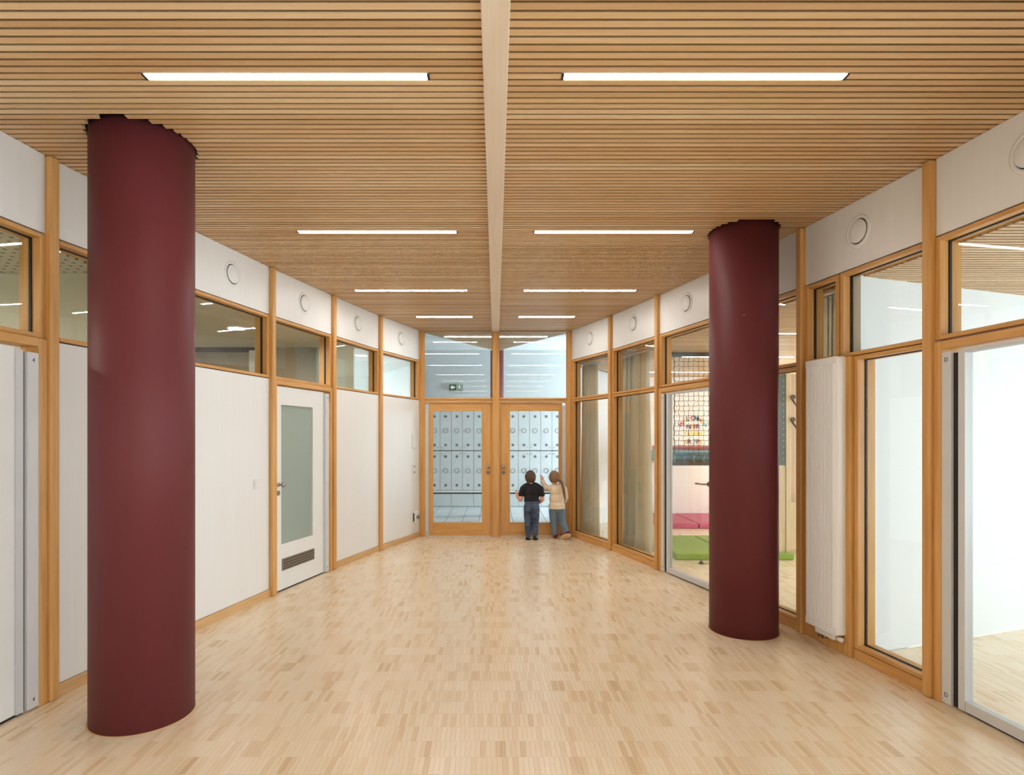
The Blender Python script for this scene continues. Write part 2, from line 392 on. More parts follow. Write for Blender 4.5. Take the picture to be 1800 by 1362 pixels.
def window(M, u0, u1, z0, z1, label, gw=-.055, face=.004, depth=.13, fw=.034, rw=.026):
    wn[0] += 1
    t = empty('window_%d' % wn[0], M @ T((u0, 0, z0))); W = u1-u0; H = z1-z0
    tag(t, label, 'window', kind='structure')
    for a, b, nm in ((0, fw, 'frame_stile'), (W-fw, W, 'frame_stile')):
        MB().box(a, b, gw+.004, face, 0, H).build(nm, M_FRAME, t, bevel=.003)
        MB().box(a, b, -depth, gw-.012, 0, H).build('inner_stile', M_FRAME, t)
    for a, b in ((0, rw), (H-rw, H)):
        MB().box(fw, W-fw, gw+.004, face, a, b).build('frame_rail', M_RAIL, t, bevel=.003)
        MB().box(fw, W-fw, -depth, gw-.012, a, b).build('inner_rail', M_RAIL, t)
    g = MB(); e = .005
    g.box(fw-.002, fw+e, gw-.012, gw+.004, rw, H-rw); g.box(W-fw-e, W-fw+.002, gw-.012, gw+.004, rw, H-rw)
    g.box(fw, W-fw, gw-.012, gw+.004, rw-.002, rw+e); g.box(fw, W-fw, gw-.012, gw+.004, H-rw-e, H-rw+.002)
    g.build('gasket', M_BLACK, t)
    MB().box(fw+e, W-fw-e, gw-.008, gw, rw+e, H-rw-e).build('pane', M_GLASS, t)
    return t
def vent(M, u, z, label):
    t = empty('air_vent', M @ T((u, 0, z)) @ Matrix.Rotation(-PI/2, 4, 'X'))
    MB().lathe([(.112, 0), (.110, .004), (.098, .007), (.088, .006), (.085, 0)], 48, cap=False).build('flange', M_WHITE, t)
    MB().lathe([(.079, .002), (.079, .010), (.075, .013), (.03, .014), (.001, .014)], 48).build('disc', M_WHITE, t)
    MB().lathe([(.086, .0005), (.078, .0005)], 48, cap=False).build('gap_shade_ring', M_BLACK, t)  # flat black ring painted as the shade between flange and disc
    return tag(t, label, 'air vent', 'round air vents in the head panels')
def skirting(M, u0, u1, parent, h=.07, mat=None):
    MB().box(u0, u1, -.02, .012, 0, h).build('skirting_board', mat or M_SKIRT, parent, M, bevel=.002)
def hardware_guard(t, u0, u1, z1, w0, w1, mark, flip):
    MB().box(u0, u1, w0, w1, .012, z1).build('finger_guard', M_ALU, t, bevel=.004, seg=2, label='pale aluminium finger guard strip')
    for zz in (z1-.055, .05):
        c = bpy.data.curves.new('guard_mark', 'FONT'); c.body = mark; c.size = .034; c.extrude = .0004; c.align_x = 'CENTER'
        o = text_mesh('guard_mark', c, M_BLACK); o.parent = t
        o.matrix_local = T(((u0+u1)/2, w1+.0006, zz)) @ Matrix.Rotation(PI, 4, 'Z') @ Matrix.Rotation(PI/2, 4, 'X')
def knob_set(t, u, z, w):
    MB().lathe([(.02, 0), (.02, .008), (.009, .012), (.009, .038), (.022, .046), (.026, .058), (.02, .07), (.001, .073)], 24, T((u, w, z)) @ Matrix.Rotation(-PI/2, 4, 'X')).build('knob', M_STEEL, t)
    MB().lathe([(.024, 0), (.024, .008), (.020, .011), (.001, .011)], 24, T((u, w, z-.083)) @ Matrix.Rotation(-PI/2, 4, 'X')).build('lock_rosette', M_DSTEEL, t)
# posts
for i, P in enumerate(LP):
    M, _ = LB(max(0, i-1) if i else 0); post(P, M, wall_left)
for i, P in enumerate(RP):
    M, _ = RB(max(0, i-1) if i else 0); post(P, M, wall_right)
# ------------------------------------------------------------------ left wall bays
ordl = ['next to the glass doors', 'second from the glass doors', 'over the white door with the frosted pane', 'over the panel with the light switch', 'just behind the foreground column', 'at the left edge of the picture']
for i in range(6):
    M, W = LB(i); a, b = POSTW, W-POSTW
    panel(M, a, b, ZT+.005, ZC+.001, wall_left, 'head_panel')
    window(M, a, b, ZH, ZT, 'clerestory window in the left wall, ' + ordl[i])
    if i < 4: vent(M, W/2, 2.935, 'white round air vent on the left wall, ' + ['nearest the glass doors', 'second from the glass doors', 'over the white door with frosted glass', 'beside the foreground column'][i])
    if i not in (2, 5):
        panel(M, a, b, .07, ZM+.01, wall_left)
        skirting(M, a, b, base_left)
dn = [0]
def door_root(M, label):
    dn[0] += 1; t = empty('door_%d' % dn[0], M); return tag(t, label, 'door', kind='structure')
def door_frame(t, u0, u1, ztop, jw=.055, gw=-.10):
    MB().box(u0, u0+jw, gw, .02, 0, ztop).build('door_jamb', M_FRAME, t, bevel=.004)
    MB().box(u1-jw, u1, gw, .02, 0, ztop).build('door_jamb', M_FRAME, t, bevel=.004)
    MB().box(u0+jw, u1-jw, gw, .02, ztop-.05, ztop).build('door_head', M_RAIL, t, bevel=.004)
# white door with frosted glass (bay 2; u from far post to near post)
M, W = LB(2); t = door_root(M, 'white door with a tall frosted glass pane and a vent grille')
door_frame(t, POSTW, W-.022, ZM+.012, .052)
hardware_guard(t, .115, .19, 2.01, -.02, .022, '4', False)
MB().box(.19, .205, -.03, .006, .012, 2.02).build('edge_strip', M_ALU, t)
def leaf_with_opening(t, u0, u1, z0, z1, g, w0, w1, mat, bevel=.004):
    gu0, gu1, gz0, gz1 = g
    MB().box(u0, gu0, w0, w1, z0, z1).build('leaf_stile', mat[0], t, bevel=bevel); MB().box(gu1, u1, w0, w1, z0, z1).build('leaf_stile', mat[0], t, bevel=bevel)
    MB().box(gu0, gu1, w0, w1, z0, gz0).build('leaf_rail', mat[1], t, bevel=bevel); MB().box(gu0, gu1, w0, w1, gz1, z1).build('leaf_rail', mat[1], t, bevel=bevel)
MB().box(.207, .421, -.04, 0, .015, 2.022).box(1.0, 1.092, -.04, 0, .015, 2.022).box(.421, 1.0, -.04, 0, .015, .462).box(.421, 1.0, -.04, 0, 1.843, 2.022).build('door_leaf', M_WHITE, t)
MB().box(.4215, .9995, -.03, -.018, .4625, 1.8425).build('frosted_pane', M_FROST, t, label='tall frosted greenish glass pane')
gr = MB().box(.393, .990, .0005, .004, .199, .317).build('vent_grille', M_DSTEEL, t, label='perforated grey metal vent grille')
gm = MB()
for q in range(22):
    for s in range(4):
        uu = .412+q*.0262+(.013 if s % 2 else 0); zz = .217+s*.0262
        if uu < .975: gm.lathe([(.0001, 0), (.0085, 0)], 8, T((uu, .0044, zz)) @ Matrix.Rotation(PI/4, 4, 'Y') @ Matrix.Rotation(-PI/2, 4, 'X'), cap=False)
gm.build('grille_holes', M_BLACK, gr, kind='stuff')
knob_set(t, 1.052, 1.057, 0)
MB().box(.19, 1.09, -.04, -.005, .001, .014).build('bottom_seal', M_BLACK, t)
# white door at the left edge
M, W = LB(5); t = door_root(M, 'plain white door cut by the left edge of the picture')
door_frame(t, POSTW, W-POSTW, ZM+.012, .06)
hardware_guard(t, .095, .165, 2.0, -.02, .022, '4', False)
MB().box(.165, .178, -.03, -.002, .012, 2.0).build('gap_seal', M_BLACK, t)
MB().box(.178, .222, -.03, .006, .012, 2.005).build('edge_strip', M_ALU, t)
MB().box(.223, W-.095, -.045, 0, .015, 2.02).build('door_leaf', M_WHITE, t, bevel=.003)
MB().box(.178, W-.095, -.04, -.005, .001, .014).build('bottom_seal', M_BLACK, t)
# ------------------------------------------------------------------ right wall bays
ordr = ['next to the glass doors', 'in front of the wide beige curtain', 'over the glass door with the net behind', 'behind the right maroon column', '', 'at the right edge of the picture']
for i in range(6):
    M, W = RB(i); a, b = POSTW, W-POSTW
    panel(M, a, b, ZT+.005, ZC+.001, wall_right, 'head_panel')
    if i != 3: vent(M, W/2, 2.935, 'white round air vent on the right wall, ' + ['nearest the glass doors', 'second from the glass doors', 'left of the right maroon column', '', 'above the radiator', 'cut by the right edge of the picture'][i])
    if i != 4: window(M, a, b, ZH, ZT, 'clerestory window in the right wall, ' + ordr[i])
    if i in (0, 1, 3):
        window(M, a, b, .072, ZH-.006, 'tall lower window in the right wall, ' + ordr[i])
        skirting(M, a, b, base_right, .07, M_RAIL)
# radiator bay (u from near to far)
M, W = RB(4)
window(M, POSTW, .745, ZH, ZT, 'clerestory window right of the radiator, looking into the bright room')
window(M, .757, W-POSTW, ZH, ZT, 'small clerestory window above the radiator with a curtain behind')
window(M, POSTW, .61, .072, ZH-.006, 'tall lower window right of the radiator')
skirting(M, POSTW, .60, base_right, .07, M_RAIL)
MB().box(.612, .68, -.13, .03, 0, ZH-.004).build('stud', M_FRAME, wall_right, M, bevel=.006, seg=2)
MB().box(.68, .90, -.05, .022, 0, ZH-.004).build('timber_board', M_FRAME, wall_right, M, bevel=.002)
MB().box(.902, W-POSTW, -.05, .004, 0, ZH-.004).build('timber_board', M_FRAME, wall_right, M, bevel=.002)
# glass doors
def glass_door(i, label, mark, stile=.083):
    M, W = RB(i); t = door_root(M, label); hi = W-POSTW
    door_frame(t, POSTW, hi, ZH-.012, .06)
    g1 = hi-.062
    hardware_guard(t, g1-.062, g1, 2.01, -.02, .022, mark, True)
    MB().box(g1-.094, g1-.062, -.045, .004, .012, 2.0).build('gap_seal', M_BLACK, t)
    s0 = g1-.094-.042
    MB().box(s0, g1-.094, -.045, .008, .012, 2.015).build('leaf_stile', M_ALU, t, bevel=.002)
    MB().box(POSTW+.062, POSTW+.10, -.045, .008, .012, 2.015).build('leaf_stile', M_ALU, t, bevel=.002)
    MB().box(POSTW+.10, s0, -.04, .004, .012, .07).build('bottom_rail', M_ALU, t, bevel=.002)
    MB().box(POSTW+.10, s0, -.04, .004, 1.995, 2.015).build('top_rail', M_ALU, t)
    MB().box(POSTW+.10, s0, -.026, -.016, .07, 1.995).build('pane', M_GLASS, t)
    MB().box(POSTW+.062, s0, -.04, -.008, .001, .011).build('bottom_seal', M_BLACK, t)
    return t, M, W
t, M, W = glass_door(2, 'full glass door on the right wall with mats and net behind', '4')
MB().tube([(.20, -.012, 1.055), (.20, .05, 1.055), (.235, .058, 1.055), (.325, .058, 1.055)], .009, 10).lathe([(.026, 0), (.026, .008), (.02, .01)], 20, T((.20, -.014, 1.055)) @ Matrix.Rotation(-PI/2, 4, 'X')).build('lever_handle', M_STEEL, t)
t, M, W = glass_door(5, 'full glass door at the right edge, opening to the bright room', 'D')
# ------------------------------------------------------------------ end wall with two doors (u = 1.157 - x)
M, W = bay((1.157, 9.15), (-1.157, 9.15)); uc = W/2-.005
MB().box(uc-.047, uc+.047, -.09, .03, 0, 3.124).build('post', M_FRAME, wall_end, M, bevel=.006, seg=2)
for a, b in ((0.02, .058), (W-.058, W-.02)): MB().box(a, b, -.09, .02, 0, ZC-.003).build('post', M_FRAME, wall_end, M, bevel=.005, seg=2)
ends = []
for nm, a, b in (('right', .058, uc-.047), ('left', uc+.047, W-.058)):
    wn[0] += 1; t = empty('window_%d' % wn[0], M @ T((a, 0, 2.09))); w_ = b-a; H = ZC-2.09-.003
    tag(t, 'large transom window over the %s glass door' % nm, 'window', kind='structure')
    MB().box(0, w_, -.09, .012, 0, .03).build('frame_rail', M_RAIL, t, bevel=.004)
    MB().box(0, w_, -.09, .004, H-.012, H).build('frame_rail', M_RAIL, t)
    MB().box(0, .012, -.06, -.002, .03, H-.012).build('frame_stile', M_FRAME, t); MB().box(w_-.012, w_, -.06, -.002, .03, H-.012).build('frame_stile', M_FRAME, t)
    MB().box(.012, w_-.012, -.034, -.026, .03, H-.012).build('pane', M_GLASS, t)
    d = door_root(M, '%s hand timber glass door at the end of the hall' % nm)
    hinge_low = nm == 'right'
    # frame
    MB().box(a, a+.02, -.09, .016, 0, 2.085).build('door_jamb', M_FRAME, d, bevel=.003); MB().box(b-.02, b, -.09, .016, 0, 2.085).build('door_jamb', M_FRAME, d, bevel=.003)
    MB().box(a+.02, b-.02, -.09, .010, 2.045, 2.085).build('door_head', M_RAIL, d, bevel=.003)
    if hinge_low: g0, g1, l0, l1 = a+.02, a+.073, a+.074, b-.022
    else: g0, g1, l0, l1 = b-.073, b-.02, a+.022, b-.074
    hardware_guard(d, g0, g1, 2.01, -.03, -.004, '4', False)
    if hinge_low: gl0, gl1 = W/2-.970, W/2-.222
    else: gl0, gl1 = W/2+.211, W/2+.959
    leaf_with_opening(d, l0, l1, .012, 2.04, (gl0, gl1, .21, 1.92), -.065, -.02, (M_FRAME, M_RAIL), .003)
    MB().box(gl0, gl1, -.046, -.038, .21, 1.92).build('pane', M_GLASS, d)
    MB().box(l0, l1, -.06, -.024, .0005, .011).build('bottom_seal', M_ALU, d)
    ku = l1-.05 if hinge_low else l0+.05
    knob_set(d, ku, 1.062, -.02)
# small slack fillers at the wall corners
for sd, P in ((-1, LP[0]), (1, RP[0])):
    MB().box(min(P[0], P[0]+sd*.12), max(P[0], P[0]+sd*.12), 9.16, 9.26, 0, ZC).build('corner_post', M_FRAME, wall_end)
# ------------------------------------------------------------------ shell behind the camera
rl = MB(); rr = MB()
for a, b in zip(LFULL[6:], LFULL[7:]):
    Mb, Wb = bay(a, b); MB().box(0, Wb, -.10, 0, 0, ZC).build('rear_panel', M_PANEL, wall_left, Mb)
for i in (6, 7):
    Mb, Wb = RB(i)
    MB().box(0, Wb, -.10, 0, ZT, ZC).build('head_panel', M_PANEL, wall_right, Mb)
    window(Mb, .0, Wb, .03, ZT, 'tall window of the bright room behind the camera, ' + ['nearer', 'farther'][i-6])
Mb, Wb = RB(8); MB().box(0, Wb, -.10, 0, 2.6, ZC).build('head_panel', M_PANEL, wall_right, Mb); MB().box(0, Wb, -.10, 0, 0, .25).build('sill_panel', M_PANEL, wall_right, Mb)
for k in range(5): MB().box(k*Wb/4-.04 if k else 0, min(Wb, k*Wb/4+.04), -.10, .01, .25, 2.6).build('mullion', M_FRAME, wall_right, Mb)
wb = tag(empty('wall_back'), 'wall closing the hall behind the camera', 'wall', kind='structure')
MB().box(-2.9, 2.9, REAR-.15, REAR-.05, 0, ZC).build('rear_panel', M_PANEL, wb)
# ------------------------------------------------------------------ wall fixtures on the left wall
def wall_plate(M, u, z, w, h, label, cat, buttons=1, d=.011):
    t = empty('light_switch' if cat == 'switch' else 'wall_plate', M @ T((u, 0, z)))
    MB().box(-w/2, w/2, .0005, d, -h/2, h/2).build('cover_plate', M_WHITE, t, bevel=.002)
    for k in range(buttons):
        hh = h/buttons; MB().box(-w*.36, w*.36, d, d+.004, -h/2+k*hh+hh*.14, -h/2+(k+1)*hh-hh*.14).build('rocker', M_WHITE, t, bevel=.0015)
    return tag(t, label, cat)
M3, _ = LB(3); wall_plate(M3, .234, 1.091, .085, .085, 'white light switch left of the white door with frosted glass', 'switch')
M0, _ = LB(0)
wall_plate(M0, .208, 1.457, .12, .215, 'pale intercom plate high on the panel by the glass doors', 'intercom', 2)
for zz, lb in ((1.08, 'upper small white key switch by the left glass door'), (.995, 'middle small white key switch by the left glass door'), (.905, 'lowest small white switch by the left glass door')):
    t = wall_plate(M0, .212, zz, .075, .07, lb, 'switch')
    MB().lathe([(.012, 0), (.012, .004)], 16, T((0, .0152, 0)) @ Matrix.Rotation(-PI/2, 4, 'X')).build('keyhole', M_BLACK if zz > .95 else M_WHITE, t)
t = empty('door_holder', M0 @ T((.175, 0, .23)))
MB().box(-.045, .045, .0005, .045, 0, .18).build('housing', M_WHITE, t, bevel=.004)
MB().lathe([(.028, 0), (.028, .03), (.024, .034)], 24, T((.0, .045, .09)) @ Matrix.Rotation(-PI/2, 4, 'X')).build('magnet', M_DSTEEL, t)
MB().box(.046, .052, .0005, .018, .03, .15).build('side_plate', M_BLACK, t)
tag(t, 'magnetic door holder low on the wall by the left glass door', 'door holder')
# ------------------------------------------------------------------ radiator
M, W = RB(4); M_RADI = plain('bright_white_enamel', lin(248, 248, 247), .3, var=.005)
t = empty('panel_radiator', M @ T((.655, .024, .14)))
Wd, Dp, Hh = .325, .085, 1.95
MB().box(0, Wd, 0, Dp-.012, 0, Hh).build('body', M_RADI, t, bevel=.012, seg=3)
f = MB(); n = 8; x0, x1 = .012, Wd-.012; pw = (x1-x0)/n
def flute(kz0, kz1):
    prof = [(x0, Dp-.012)]
    for k in range(n):
        a = x0+k*pw; prof += [(a+pw*.10, Dp-.011), (a+pw*.24, Dp+.005), (a+pw*.76, Dp+.005), (a+pw*.90, Dp-.011)]
    prof += [(x1, Dp-.012)]; return prof
pf = flute(0, 0)
MB().prism(pf[::-1], .05, Hh-.05).build('fluted_front', M_RADI, t)
MB().box(0, Wd, Dp-.012, Dp-.004, Hh-.05, Hh).build('top_band', M_RADI, t, bevel=.003); MB().box(0, Wd, Dp-.012, Dp-.004, 0, .05).build('bottom_band', M_RADI, t, bevel=.003)
v = MB().box(.06, .26, .012, .052, -.05, -.004).build('valve_block', M_RADI, t, bevel=.008, seg=2)
MB().tube([(.05, .032, -.03), (.0, .032, -.032)], .016, 12).build('thermostat_cap', M_RADI, v)
for xx in (.20, .245): MB().tube([(xx, .03, -.05), (xx, .03, -.075), (xx, -.004, -.078)], .008, 8).build('pipe', M_STEEL, v)
tag(t, 'tall white fluted panel radiator right of the far maroon column', 'radiator')
# ------------------------------------------------------------------ bright room on the right
def floor_piece(name, poly, mat, label, z=0):
    return tag(MB().prism(poly, z-.06, z).build(name, mat), label, 'floor', kind='structure')
PAR0 = (2.50, 4.16); PARD = Vector((1, .35)).normalized()
pend = (6.6, 4.16+.35*4.1)
wpoly = [(x+.02, y) for x, y in [(RFULL[8][0]+.1, -.6)]] + [(6.7, -2.2), (6.7, 5.7), (2.6, 4.2)]
white_floor = floor_piece('floor', [(2.92, -2.2), (6.7, -2.2), pend, (2.60, 4.19), (2.73, 3.5), (2.85, 2.35), (2.92, 1.2)], M_FLOOR, 'pale parquet floor of the bright side room')
Mp, Wp = bay(PAR0, pend)   # normal points away from the camera side; build both faces
M_COOL = plain('cool_white_wall_paint', lin(236, 240, 242), .7, var=.01, scale=2)
pw_ = tag(MB().box(.06, Wp, 0, .10, 0, 2.66).build('wall_partition', M_COOL, None, Mp), 'white partition wall of the bright room on the right', 'wall', kind='structure')
wr = tag(empty('wall_outer'), 'outer window wall of the bright room', 'wall', kind='structure')
MB().box(6.6, 6.75, -2.2, 5.7, 0, .25).build('sill_panel', M_WALL, wr); MB().box(6.6, 6.75, -2.2, 5.7, 2.6, 2.7).build('lintel', M_WALL, wr)
MB().box(6.6, 6.75, 4.7, 5.7, .25, 2.6).build('wall_panel', M_WALL, wr)
for y in (-2.1, -.6, .9, 2.4, 3.9): MB().box(6.6, 6.72, y-.04, y+.04, .25, 2.6).build('mullion', M_FRAME, wr)
tag(MB().box(2.9, 6.7, -2.3, -2.2, 0, 2.7).build('wall_rear', M_WALL), 'rear wall of the bright side room', 'wall', kind='structure')
wc = tag(MB().box(2.7, 6.75, -2.3, 5.75, 2.675, 2.75).build('ceiling', M_DARK), 'slat ceiling of the bright side room', 'ceiling', kind='structure')
sl = MB(); y = -2.15
while y < 5.55:
    xe = 6.6; xs = abs(xwall(1, y))+.12 if y < 4.2 else 2.62+(y-4.2)/.35
    if y > 4.16: xs = max(xs, 2.50+(y-4.16)/.35)
    if xs < xe-.05: sl.slat(xs, xe, y, y+SLATW, 2.65, 2.65+SLATH)
    y += PITCH
sl.build('slats', M_SLAT, wc, kind='stuff')
# ------------------------------------------------------------------ group room behind the curtains and the net
GB = 11.30
gf = floor_piece('floor', [(2.62, 4.32), (7.2, 5.93), (7.2, GB+.1), (2.36, GB+.1), (1.25, 9.28), (1.68, 8.07), (2.0, 6.9), (2.28, 5.76), (2.52, 4.68)], M_FLOOR, 'pale parquet floor of the group room')
gw = tag(empty('wall_group_room'), 'white walls of the group room behind the net', 'wall', kind='structure')
MB().box(2.30, 7.2, GB, GB+.1, 0, 2.66).build('rear_panel', plain('peach_white_wall', lin(238, 224, 210), .7, var=.015), gw)
Mg, Wg = bay((1.20, 9.27), (2.33, GB)); MB().box(0, Wg, 0, .10, 0, 3.15).build('slanted_panel', M_WALL, gw, Mg)
MB().box(7.2, 7.3, 5.9, 6.2, 0, 2.66).box(7.2, 7.3, 10.4, GB+.1, 0, 2.66).box(7.2, 7.3, 6.2, 10.4, 0, .4).build('window_wall', M_WALL, gw)
gc = tag(MB().prism([(2.62, 4.32), (7.2, 5.93), (7.2, GB+.1), (2.36, GB+.1), (1.25, 9.28), (1.68, 8.07), (2.0, 6.9), (2.28, 5.76), (2.52, 4.68)], 2.675, 2.75).build('ceiling', M_DARK), 'slat ceiling of the group room', 'ceiling', kind='structure')
sl = MB(); y = 4.4
while y < GB-.03:
    xs = xwall(1, y)+.14 if y < 9.15 else 1.31+(y-9.27)*1.13/2.03+.02
    xe = 7.2 if y > 5.95 else min(7.2, 2.50+(y-4.3)/.35)
    skip = any(abs(y+SLATW/2-q) < .026 for q in (6.53, 8.42, 10.4))
    if xe-xs > .05:
        for s, e in (cut([(xs, xe)], 2.35, 3.62) if skip else [(xs, xe)]): sl.slat(s, e, y, y+SLATW, 2.65, 2.65+SLATH)
    y += PITCH
sl.build('slats', M_SLAT, gc, kind='stuff')
for yy, lb in ((6.53, 'group room linear light nearest the clerestory glass'), (8.42, 'group room linear light above the net'), (10.4, 'group room linear light behind the net')):
    k = round((yy-SLATW/2-4.4)/PITCH); linear_light(4.4+k*PITCH+SLATW/2, 2.37 if yy < 8 else 2.62, 3.6 if yy < 8 else 4.2, 2.65, lb, 'lights in the group room')
# curtains
def hitp(M, px, w):
    Mi = M.inverted(); o = Mi @ Vector((0, 0, 0)); d = Mi.to_3x3() @ Vector(((px-PX)/F, 1, 0)); s = (w-o.y)/d.y; return (o+d*s).x
def curtain(M, u0, u1, w, z0, z1, folds, amp, label, taper=0.0, seed=1):
    rnd = random.Random(seed); t = empty('curtain', M @ T((u0, w, z0))); n = folds*12; rows = 14; v = []; f = []; ph = [rnd.uniform(-.5, .5) for _ in range(folds+2)]
    L = u1-u0
    for j in range(rows+1):
        tz = j/rows; z = tz*(z1-z0); pinch = 1-taper*tz
        for i in range(n+1):
            s = i/n; k = s*folds; q = int(k)
            a = amp*(.55+.45*(1-tz))*math.sin(2*PI*k+ph[min(q, folds)]*(1-tz))*(1+.3*math.sin(q*2.3))
            v.append((L*(.5+(s-.5)*pinch)+.010*math.sin(4*PI*k)+.012*math.sin(3*tz+q), a, z))
    for j in range(rows):
        for i in range(n): p = j*(n+1)+i; f.append((p, p+1, p+n+2, p+n+1))
    b = MB().add(v, f, True).build('cloth', M_CURT, t); so = b.modifiers.new('thickness', 'SOLIDIFY'); so.thickness = .004; so.offset = 0
    MB().tube([(-.05, 0, z1-z0+.012), (L+.05, 0, z1-z0+.012)], .010, 8).build('track', M_ALU, t)
    return tag(t, label, 'curtain', 'beige curtains of the group room')
M, W = RB(0); curtain(M, hitp(M, 1053, -.30), hitp(M, 1022, -.30), -.30, .03, 2.62, 4, .07, 'narrow beige curtain behind the window next to the glass doors', .12, 3)
M, W = RB(1); curtain(M, hitp(M, 1147, -.34), hitp(M, 1090, -.34), -.34, .03, 2.62, 6, .09, 'wide beige curtain behind the second window from the glass doors', .18, 5)
M, W = RB(4); curtain(M, hitp(M, 1482, -.22), hitp(M, 1420, -.22), -.22, .03, 2.62, 6, .04, 'beige curtain behind the small window above the radiator', .1, 8)
# loft platform, net, mattresses, mats
PLAT = 8.0
M_LOFT = plain('dark_loft_edge', lin(84, 82, 76), .6); M_TIM = wood('pale_spruce', [(.3, lin(212, 190, 152)), (.7, lin(232, 214, 180))], (30, 30, 2))
t = empty('play_loft', loc=(2.33, PLAT, 0))
MB().box(0, 1.4, 0, .05, 1.14, 1.22).build('front_edge', M_LOFT, t, label='dark front edge of the loft')
MB().prism([(0, .05), (1.4, .05), (1.4, GB-PLAT-.02), (.45, GB-PLAT-.02), (.45, 2.2), (0, 1.4)], 1.14, 1.179).build('deck', M_TIM, t)
for x in (1.32,): MB().box(x, x+.06, .06, .12, 0, 1.14).build('leg', M_TIM, t)
tag(t, 'raised play loft with dark edge behind the glass door', 'play loft')
net = MB(); cs = .066; nx = 21; nz = 21; rnd = random.Random(4)
zt, zb = 2.60, 1.27; nz = int((zt-zb)/cs)
P = [[Vector((2.385+i*cs+rnd.uniform(-.004, .004), PLAT-.03+rnd.uniform(-.006, .006)+.02*math.sin(i*.4), zt-j*cs+rnd.uniform(-.004, .004)+.003*((i+j) % 2))) for j in range(nz+1)] for i in range(nx)]
for i in range(nx):
    pts = []
    for j in range(nz+1):
        pts.append(P[i][j])
        if j < nz: q = P[i][j].lerp(P[i][j+1], .5); q.x += .006*(1 if (i+j) % 2 else -1); pts.append(q)
    net.tube(pts, .0034 if i else .008, 5)
for j in range(nz+1):
    pts = []
    for i in range(nx):
        pts.append(P[i][j])
        if i < nx-1: q = P[i][j].lerp(P[i+1][j], .5); q.z += -.008; pts.append(q)
    net.tube(pts, .0034, 5)
t = empty('safety_net', loc=(0, 0, 0)); net.build('mesh_cords', cloth('net_cord', lin(104, 88, 66)), t)
for i in range(0, nx, 2):
    p = P[i][nz]; MB().tube([(p.x, p.y, p.z), (p.x+.012, p.y-.012, p.z-.03), (p.x-.012, p.y-.012, p.z-.055), (p.x+.008, p.y-.01, p.z-.085)], .006, 6).build('hook', M_ALU, t)
MB().box(2.34, 3.74, PLAT-.05, PLAT-.0, 2.60, 2.645).build('net_rail', M_LOFT, t)
tag(t, 'knotted brown safety net hanging in front of the loft', 'net')
def mat_block(name, x0, x1, y0, y1, z0, h, mat, label, cat, group=None, b=.02):
    t = empty(name, loc=((x0+x1)/2, (y0+y1)/2, z0)); a, d = (x1-x0)/2, (y1-y0)/2
    MB().box(-a, a, -d, d, 0, h).build('cushion', mat, t, bevel=b, seg=3)
    MB().box(-a*.98, a*.98, -d-.001, -d+.004, h*.45, h*.55).build('seam', mat, t)
    return tag(t, label, cat, group)
M_PINK = cloth('pink_vinyl', lin(196, 84, 118), .05, 60, .5); M_GREEN = cloth('green_vinyl', lin(140, 176, 58), .05, 60, .5)
M_GREEN2 = M_GREEN
mat_block('floor_mat', 2.72, 3.365, 9.9, 11.28, 0, .085, M_PINK, 'left pink gym mat on the floor behind the glass door', 'mat', 'gym mats')
mat_block('floor_mat', 3.375, 4.4, 9.9, 11.28, 0, .085, M_PINK, 'right pink gym mat on the floor behind the glass door', 'mat', 'gym mats')
mat_block('floor_mat', 2.24, 2.895, 7.38, 8.75, 0, .085, M_GREEN, 'left green gym mat on the floor behind the glass door', 'mat', 'gym mats')
mat_block('floor_mat', 2.905, 3.7, 7.38, 8.75, 0, .085, M_GREEN2, 'right green gym mat on the floor behind the glass door', 'mat', 'gym mats')
mat_block('loft_mattress', 2.36, 3.7, 8.06, 9.3, 1.181, .14, cloth('blue_vinyl', lin(112, 164, 182), .06, 60, .5), 'blue mattress lying on the loft behind the net', 'mattress')
mat_block('loft_mattress', 2.80, 3.7, 9.33, 10.7, 1.181, .19, cloth('rose_vinyl', lin(190, 96, 96), .06, 60, .5), 'red mattress lying on the loft behind the blue one', 'mattress')
t = empty('door_stop', loc=(2.47, 7.17, 0)); MB().lathe([(.03, 0), (.03, .012), (.018, .02), (.018, .034), (.001, .038)], 20).build('rubber_head', M_BLACK, t); MB().box(.03, .08, -.01, .01, 0, .008).build('foot_plate', M_STEEL, t)
tag(t, 'small door stop on the floor behind the glass door', 'door stop')
# lettering on the group room wall
LC = dict(m=lin(176, 54, 92), o=lin(238, 172, 60), g=lin(84, 104, 92), p=lin(240, 200, 196), t=lin(120, 184, 190), y=lin(240, 214, 104), n=lin(92, 74, 112), r=lin(206, 88, 96))
LMAT = {k: plain('letter_paper_'+k, c, .7, var=.02) for k, c in LC.items()}
txt = [('W', 275, 545, 25, 'm'), ('I', 312, 488, 18, 'p'), ('L', 337, 462, 8, 'o'), ('L', 377, 450, 3, 'g'), ('K', 420, 440, 0, 'p'), ('O', 473, 437, 0, 'm'), ('M', 525, 438, -4, 't'), ('M', 578, 455, -8, 'p'), ('E', 625, 490, -14, 'o'), ('N', 670, 545, -20, 't'),
       ('I', 357, 585, 0, 'p'), ('N', 395, 585, 0, 'n'), ('D', 463, 582, 0, 'o'), ('E', 508, 580, 0, 'r'), ('R', 554, 580, 0, 'n'),
       ('G', 368, 705, 0, 'y'), ('E', 410, 705, 0, 'y'), ('L', 455, 705, 0, 'y'), ('B', 500, 703, 0, 'y'), ('E', 550, 705, 0, 'y'), ('N', 597, 705, 0, 'y'),
       ('G', 362, 842, 0, 'o'), ('R', 405, 842, 0, 'n'), ('U', 458, 842, 0, 'p'), ('P', 508, 842, 0, 't'), ('P', 553, 842, 0, 'm'), ('E', 600, 850, 0, 'o')]
